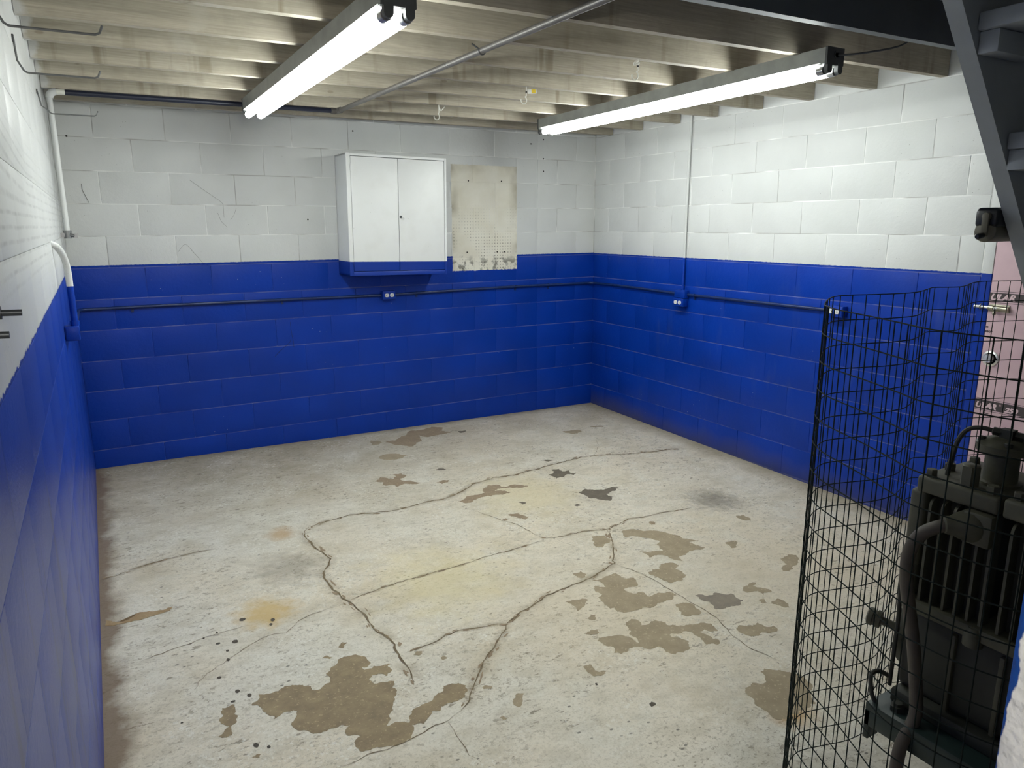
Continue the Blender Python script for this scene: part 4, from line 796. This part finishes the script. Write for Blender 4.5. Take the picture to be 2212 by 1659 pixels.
# ------------------------------------------------------------------ pink foam faced door in the right wall
bm = B(); bx(bm, (W - 0.002, -DOOR1 + 0.004, -0.09), (W + 0.045, -DOOR0 - 0.004, DOORZ - 0.005))
door = struct(part('door_1', bm, M['pink'], None, 0.003), 'door faced with pink rigid foam board printed with dark bands')
FX = W - 0.002
def dbox(name, y0, y1, z0, z1, proud, mat, par=None, bev=0.0, slope=0.0):
    bm = B(); bx(bm, (FX - proud, y1, z0), (FX, y0, z1)); return part(name, bm, mat, par or door, bev)
def text(s, y, z, size, mat, par, squeeze=1.0, shear=0.25, off=0.0, proud=0.0012):
    cu = bpy.data.curves.new('lettering', 'FONT'); cu.body = s; cu.size = size; cu.shear = shear; cu.offset = off; cu.extrude = 0.0002; cu.resolution_u = 3
    o = bpy.data.objects.new('tmp', cu); COL.objects.link(o); dg = bpy.context.evaluated_depsgraph_get()
    me = bpy.data.meshes.new_from_object(o.evaluated_get(dg)); bpy.data.objects.remove(o)
    R_ = Matrix(((0, 0, -1, FX - proud), (-1, 0, 0, y), (0, 1, 0, z), (0, 0, 0, 1))) @ Matrix.Diagonal((squeeze, 1, 1, 1))
    me.transform(R_); me.materials.clear(); me.materials.append(mat)
    return link('lettering', me, par)
band = dbox('printed_band', -3.441, -4.34, 1.2215, 1.2640, 0.0006, M['print'])
dbox('printed_line', -3.441, -4.34, 1.2705, 1.2730, 0.0006, M['print']); dbox('printed_line', -3.441, -4.34, 1.2125, 1.2150, 0.0006, M['print'])
text('ULAR', -3.4445, 1.2275, 0.0420, M['pale'], band, 1.12, 0.30, 0.0020)
text('250', -3.604, 1.2275, 0.0420, M['pale'], band, 1.2, 0.30, 0.0020)
band = dbox('printed_band', -3.441, -4.34, 0.6550, 0.7040, 0.0006, M['print'])
dbox('printed_line', -3.441, -4.34, 0.7095, 0.7115, 0.0006, M['print']); dbox('printed_line', -3.441, -4.34, 0.6475, 0.6495, 0.0006, M['print'])
text('ULAR', -3.4440, 0.6630, 0.0400, M['pale'], band, 1.03, 0.30, 0.0020); text('®', -3.560, 0.685, 0.014, M['pink'], band, 1.0, 0.0)
text('250', -3.588, 0.6610, 0.0350, M['pale'], band, 1.12, 0.30, 0.0020)
text('XPS', -3.487, 0.6250, 0.0170, M['print'], door, 1.0, 0.0, 0.0006)
text('ss', -3.443, 1.083, 0.017, M['print'], door, 1.0, 0.0, 0.0004); text('ssor', -3.443, 1.058, 0.021, M['print'], door, 1.0, 0.0, 0.0006)
# slide bolt
bm = B(); bx(bm, (FX - 0.006, -3.545, 1.168), (FX, -3.447, 1.205)); bp = part('slide_bolt', bm, M['brasslike'], door, 0.002, 'metal slide bolt')
bm = B(); tube(bm, [(FX - 0.016, -3.380, 1.190), (FX - 0.016, -3.530, 1.186)], 0.0075, 12); part('bolt_rod', bm, M['chrome'], bp)
bm = B(); tube(bm, [(FX - 0.016, -3.452, 1.188), (FX - 0.016, -3.476, 1.1875)], 0.013, 12); tube(bm, [(FX - 0.016, -3.495, 1.187), (FX - 0.016, -3.545, 1.186)], 0.012, 12); part('bolt_guide', bm, M['brasslike'], bp)
bm = B(); tube(bm, [(FX - 0.016, -3.487, 1.187), (FX - 0.026, -3.487, 1.166)], 0.005, 8); lathe(bm, (FX - 0.026, -3.487, 1.168), (-0.4, 0, -1), [(0, 0.005), (0.003, 0.009), (0.012, 0.009), (0.014, 0.006)], 12); part('bolt_knob', bm, M['brasslike'], bp)
bm = B(); tube(bm, arc((W - 0.0135, -3.412, 1.190), (0, 0, 1), (-1, 0, 0), 0.014, 0.1, math.pi - 0.1, 8), 0.003, 6); tag(part('bolt_keeper', bm, M['brasslike']), 'small metal bolt keeper on the blue jamb beside pink door', 'keeper')
# lock cylinder
bm = B(); lathe(bm, (FX, -3.487, 0.925), (-1, 0, 0), [(0, 0.040), (0.004, 0.040), (0.006, 0.036), (0.006, 0.030), (0.003, 0.029)], 28); lc = part('lock_cylinder', bm, M['chrome'], door, 0, 'round chrome deadbolt lock')
bm = B(); lathe(bm, (FX - 0.002, -3.484, 0.926), (-1, 0, 0), [(0, 0.024), (0.020, 0.023), (0.024, 0.020), (0.024, 0.011), (0.027, 0.010), (0.027, 0.001)], 24); cyl = part('key_core', bm, M['chrome'], lc)
bm = B(); bx(bm, (FX - 0.0305, -3.486, 0.920), (FX - 0.0285, -3.484, 0.932)); part('keyhole', bm, M['slot'], cyl)

# ------------------------------------------------------------------ staircase (steep, painted grey, above the compressor)
t = thing('staircase', 'steep grey painted wooden stairs rising above the compressor', 'stairs', (2.8, -4.75, 0.0))
sx0, sz0, sl = 1.732, 2.066, -1.2303       # a point of the stringer's lower edge and its slope dz/dx
def stringer(y0, y1):
    d = Vector((1, 0, sl)).normalized(); n = Vector((-sl, 0, 1)).normalized()
    a = Vector((sx0, 0, sz0)) - d * 0.66; b = Vector((sx0, 0, sz0)) + d * ((sz0 + 0.02) / -d.z)
    bm = B(); wd_ = 0.55
    pr = [a, a + n * wd_, b + n * wd_ + Vector((0, 0, 0)), b]
    vs = [[bm.verts.new((p.x, y, max(p.z, -0.075) if p is not None else 0)) for p in pr] for y in (y0, y1)]
    for k in range(4): bm.faces.new((vs[0][k], vs[0][(k + 1) % 4], vs[1][(k + 1) % 4], vs[1][k]))
    bm.faces.new(vs[0][::-1]); bm.faces.new(vs[1]); return bm
part('stringer', stringer(-4.500, -4.462), M['stair'], t, 0.009, segs=3); part('stringer', stringer(-5.085, -5.047), M['stair'], t, 0.003)
for k in range(-2, 8):
    x0 = 1.805 + 0.178 * k; zt = 2.043 - 0.231 * k
    bm = B(); bx(bm, (x0, -5.046, zt - 0.036), (x0 + 0.20, -4.501, zt)); part('tread', bm, M['stair'], t, 0.004)
    for ya, yb in ((-4.5415, -4.501), (-5.046, -5.0055)):
        bm = B(); bx(bm, (x0 + 0.012, ya, zt - 0.082), (x0 + 0.185, yb, zt - 0.037)); part('cleat', bm, M['stair'], t, 0.002)
# pencil sharpener on the far side of the stringer
t = thing('pencil_sharpener', 'dark hand crank pencil sharpener fixed behind the grey stair stringer', 'pencil sharpener', (2.14, -4.43, 1.57))
bm = B(); bx(bm, (2.068, -4.4605, 1.600), (2.210, -4.405, 1.648)); part('body', bm, M['sharp_dark'], t, 0.010, segs=3)
bm = B(); lathe(bm, (2.070, -4.432, 1.590), (1, 0, 0), [(0, 0.020), (0.004, 0.026), (0.130, 0.026), (0.135, 0.020)], 20); part('shavings_drum', bm, M['sharp_beige'], t)
bm = B(); bx(bm, (2.055, -4.446, 1.578), (2.0625, -4.430, 1.634)); lathe(bm, (2.0695, -4.437, 1.627), (-1, 0, 0), [(0, 0.009), (0.012, 0.009), (0.013, 0.005)], 14); cr = part('crank_arm', bm, M['sharp_beige'], t, 0.002)
bm = B(); lathe(bm, (2.058, -4.437, 1.581), (-1, 0.0, -0.12), [(0, 0.005), (0.004, 0.007), (0.024, 0.0075), (0.028, 0.005)], 12); part('crank_knob', bm, M['sharp_dark'], cr)

# ------------------------------------------------------------------ roll of welded wire mesh around the compressor
path = [(2.80, -4.44), (2.96, -4.37), (3.01, -4.25), (2.97, -4.15)] + RIM + [(1.515, -4.86), (1.56, -4.95), (1.66, -5.02), (1.80, -5.05)]
fine = spline([(a, b, 0) for a, b in path], 8)
for _ in range(2):   # soften the traced path a little
    fine = [fine[0]] + [(fine[i - 1] + fine[i] * 2 + fine[i + 1]) / 4 for i in range(1, len(fine) - 1)] + [fine[-1]]
t = thing('wire_mesh_roll', 'tall loosely coiled green black welded wire mesh standing around the compressor', 'wire mesh', (2.3, -4.2, -0.085))
ZT, CELL, NROW = 1.414, 0.0701, 21
zb = ZT - CELL * NROW
bm = B(); tube(bm, [(q.x, q.y, 0) for q in fine], 0.0015, 6); hmesh = mesh_of(bm, 'horizontal_wire', M['wire'])
for k in range(NROW + 1):
    o = link('horizontal_wire', hmesh, t); o.location = (0, 0, ZT - CELL * k)
bm = B(); tube(bm, [(0, 0, zb), (0, 0, ZT + 0.001)], 0.0015, 6); vmesh = mesh_of(bm, 'vertical_wire', M['wire'])
acc = 0.0; nxt = 0.0
for a, b in zip(fine, fine[1:]):
    L_ = (b - a).length
    while nxt <= acc + L_:
        p = a.lerp(b, (nxt - acc) / L_); o = link('vertical_wire', vmesh, t); o.location = (p.x, p.y, 0); nxt += 0.0457
    acc += L_

# ------------------------------------------------------------------ air compressor
t = thing('air_compressor', 'old dark oily air compressor pump with cooling fins inside the wire mesh', 'air compressor', (1.98, -4.7, -0.088))
bm = B(); lathe(bm, (1.865, -4.345, 0.121), (0, -1, 0), [(0, 0.0), (0.0, 0.10), (0.02, 0.165), (0.06, 0.20), (0.10, 0.207), (0.58, 0.207), (0.63, 0.18), (0.66, 0.10), (0.66, 0.0)], 28); part('tank', bm, M['tank'], t)
bm = B(); bx(bm, (1.755, -4.98, 0.372), (2.12, -4.46, 0.392)); bx(bm, (1.755, -4.98, 0.328), (1.767, -4.46, 0.372)); bx(bm, (1.755, -4.475, 0.29), (1.80, -4.46, 0.372)); bx(bm, (2.108, -4.98, 0.27), (2.12, -4.46, 0.372)); bx(bm, (2.00, -4.49, 0.29), (2.108, -4.478, 0.372)); part('base_frame', bm, M['frame_green'], t, 0.002)
for y in (-4.52, -4.90):
    bm = B(); lathe(bm, (1.795, y, 0.391), (0, 0, 1), [(0, 0.018), (0.014, 0.018), (0.015, 0.012), (0.022, 0.012)], 6); part('mount_bolt', bm, M['cast_dark'], t)
bm = B(); tube(bm, spline([(1.775, -4.475, 0.391), (1.772, -4.462, 0.415), (1.79, -4.445, 0.450), (1.82, -4.448, 0.452), (1.84, -4.470, 0.440)], 5), 0.006, 8); part('drain_tube', bm, M['cast_dark'], t)
bm = B(); bx(bm, (1.815, -4.94, 0.392), (2.09, -4.485, 0.43)); part('foot', bm, M['cast_dark'], t, 0.006)
bm = B(); bx(bm, (1.845, -4.93, 0.425), (2.085, -4.475, 0.660)); cc = part('crankcase', bm, M['cast_dark'], t, 0.022, segs=3)
for y in (-4.61, -4.72, -4.84):
    bm = B(); bx(bm, (1.832, y - 0.006, 0.435), (1.85, y + 0.006, 0.640)); part('rib', bm, M['cast'], cc, 0.003)
bm = B(); lathe(bm, (1.955, -4.478, 0.545), (0, 1, 0), [(0, 0.105), (0.022, 0.105), (0.022, 0.085), (0.035, 0.080), (0.045, 0.05), (0.046, 0.001)], 24); bc = part('bearing_cover', bm, M['cast'], cc)
for k in range(6):
    a = k * math.pi / 3 + 0.3; bm = B(); lathe(bm, (1.955 + 0.095 * math.cos(a), -4.456, 0.545 + 0.095 * math.sin(a)), (0, 1, 0), [(0, 0.009), (0.008, 0.009)], 6); part('cover_bolt', bm, M['cast_dark'], bc)
bm = B(); tube(bm, [(1.862, -4.462, 0.572), (1.845, -4.420, 0.580)], 0.011, 10); lathe(bm, (1.846, -4.423, 0.580), (-0.35, 1, 0.1), [(0, 0.016), (0.002, 0.023), (0.012, 0.024), (0.013, 0.021), (0.020, 0.021), (0.021, 0.024), (0.032, 0.024), (0.036, 0.016)], 18); part('breather', bm, M['cast'], t)
bm = B(); bx(bm, (1.822, -4.92, 0.655), (2.075, -4.485, 0.688)); fl = part('cylinder_flange', bm, M['cast'], t, 0.006)
for y in (-4.655, -4.80):
    bm = B(); lathe(bm, (1.830, y, 0.640), (0, 0, 1), [(0, 0.022), (0.03, 0.022), (0.045, 0.014)], 14); part('stud', bm, M['cast'], fl)
# two finned cylinders
for ya, yb in ((-4.665, -4.478), (-4.905, -4.690)):
    bm = B(); lathe(bm, (1.955, (ya + yb) / 2, 0.686), (0, 0, 1), [(0, (yb - ya) / 2 * 0.92), (0.285, (yb - ya) / 2 * 0.92)], 28); bx(bm, (1.866, ya + 0.012, 0.686), (2.05, yb - 0.012, 0.970)); cy_ = part('cylinder', bm, M['cast_dark'], t)
    n = int((yb - ya) / 0.0245)
    for k in range(n):
        y = yb - 0.010 - k * (yb - ya - 0.014) / (n - 1)
        bm = B(); zt = 0.958
        prof = [(1.868, 0.690), (1.832, 0.690)] + [(1.852 - 0.020 * math.cos(a), zt - 0.020 + 0.020 * math.sin(a)) for a in (0.0, 0.5, 1.0, 1.57)] + [(1.868, zt)]
        vs = [[bm.verts.new((p[0], yy, p[1])) for p in prof] for yy in (y - 0.0032, y + 0.0032)]
        m_ = len(prof)
        for q in range(m_): bm.faces.new((vs[0][q], vs[0][(q + 1) % m_], vs[1][(q + 1) % m_], vs[1][q]))
        bm.faces.new(vs[0][::-1]); bm.faces.new(vs[1]); part('fin', bm, M['cast'], cy_)
bm = B(); bx(bm, (1.828, -4.505, 0.775), (1.90, -4.466, 0.972)); bx(bm, (1.835, -4.500, 0.69), (1.90, -4.470, 0.80)); part('side_cover', bm, M['cast'], t, 0.010, segs=3)
for ya, yb, z0, z1 in ((-4.668, -4.480, 0.968, 1.010), (-4.915, -4.676, 0.968, 1.014)):
    bm = B(); bx(bm, (1.826, ya, z0), (2.07, yb, z1)); hd = part('cylinder_head', bm, M['cast'], t, 0.008, segs=3)
    for x, y, r, h in ((1.862, ya + 0.085, 0.021, 0.048), (1.848, yb - 0.022, 0.013, 0.016), (1.848, ya + 0.026, 0.014, 0.018), (1.93, yb - 0.02, 0.013, 0.016), (2.03, yb - 0.025, 0.013, 0.016), (2.03, ya + 0.03, 0.013, 0.016)):
        bm = B(); lathe(bm, (x, y, z1 - 0.001), (0, 0, 1), [(0, r), (h, r), (h + 0.002, r * 0.85)], 6); part('head_bolt', bm, M['cast'], hd, 0.001)
bm = B(); lathe(bm, (1.935, -4.612, 1.008), (0, 0, 1), [(0, 0.046), (0.008, 0.046), (0.010, 0.036), (0.072, 0.035), (0.074, 0.040), (0.080, 0.056), (0.098, 0.058), (0.103, 0.052), (0.112, 0.030), (0.114, 0.001)], 24); un = part('unloader_valve', bm, M['cast'], t)
for k in range(4):
    a = k * math.pi / 2 + 0.6; bm = B(); lathe(bm, (1.935 + 0.046 * math.cos(a), -4.612 + 0.046 * math.sin(a), 1.108), (0, 0, 1), [(0, 0.009), (0.010, 0.009), (0.012, 0.006)], 8); part('cap_screw', bm, M['cast_dark'], un)
bm = B(); bx(bm, (1.924, -4.630, 1.120), (1.946, -4.602, 1.142)); lathe(bm, (1.932, -4.602, 1.132), (-0.35, 1, 0.08), [(0, 0.010), (0.016, 0.010), (0.018, 0.006)], 6); lathe(bm, (1.938, -4.630, 1.130), (0.3, -1, -0.1), [(0, 0.010), (0.018, 0.010), (0.02, 0.006)], 6); part('fitting', bm, M['cast_dark'], un)
bm = B(); tube(bm, spline([(1.927, -4.588, 1.133), (1.918, -4.565, 1.136), (1.908, -4.541, 1.128), (1.898, -4.527, 1.100), (1.89, -4.521, 1.05), (1.885, -4.518, 1.005)], 5), 0.0055, 8); part('air_tube', bm, M['cast_dark'], t)
bm = B(); tube(bm, spline([(1.942, -4.648, 1.128), (1.96, -4.70, 1.120), (1.97, -4.78, 1.105), (1.97, -4.86, 1.02)], 5), 0.0055, 8); part('air_tube', bm, M['cast_dark'], t)
bm = B(); lathe(bm, (1.845, -4.625, 0.925), (-0.75, 0.66, -0.05), [(0, 0.040), (0.02, 0.040), (0.045, 0.030), (0.060, 0.022), (0.075, 0.021)], 18); bx(bm, (1.815, -4.665, 0.885), (1.87, -4.600, 0.965)); part('manifold', bm, M['cast'], t, 0.008)
bm = B(); tube(bm, spline([(1.802, -4.588, 0.921), (1.788, -4.568, 0.915), (1.776, -4.535, 0.885), (1.772, -4.515, 0.835), (1.776, -4.512, 0.770), (1.785, -4.522, 0.690), (1.79, -4.545, 0.58), (1.79, -4.565, 0.46), (1.782, -4.572, 0.405), (1.742, -4.568, 0.33), (1.738, -4.570, 0.20), (1.745, -4.575, 0.10)], 6), 0.0155, 14); part('discharge_hose', bm, M['hose'], t)
bm = B(); tube(bm, [(1.838, -4.462, 0.79), (1.842, -4.468, 0.62), (1.835, -4.470, 0.42)], 0.0055, 8); part('oil_tube', bm, M['cast_dark'], t)
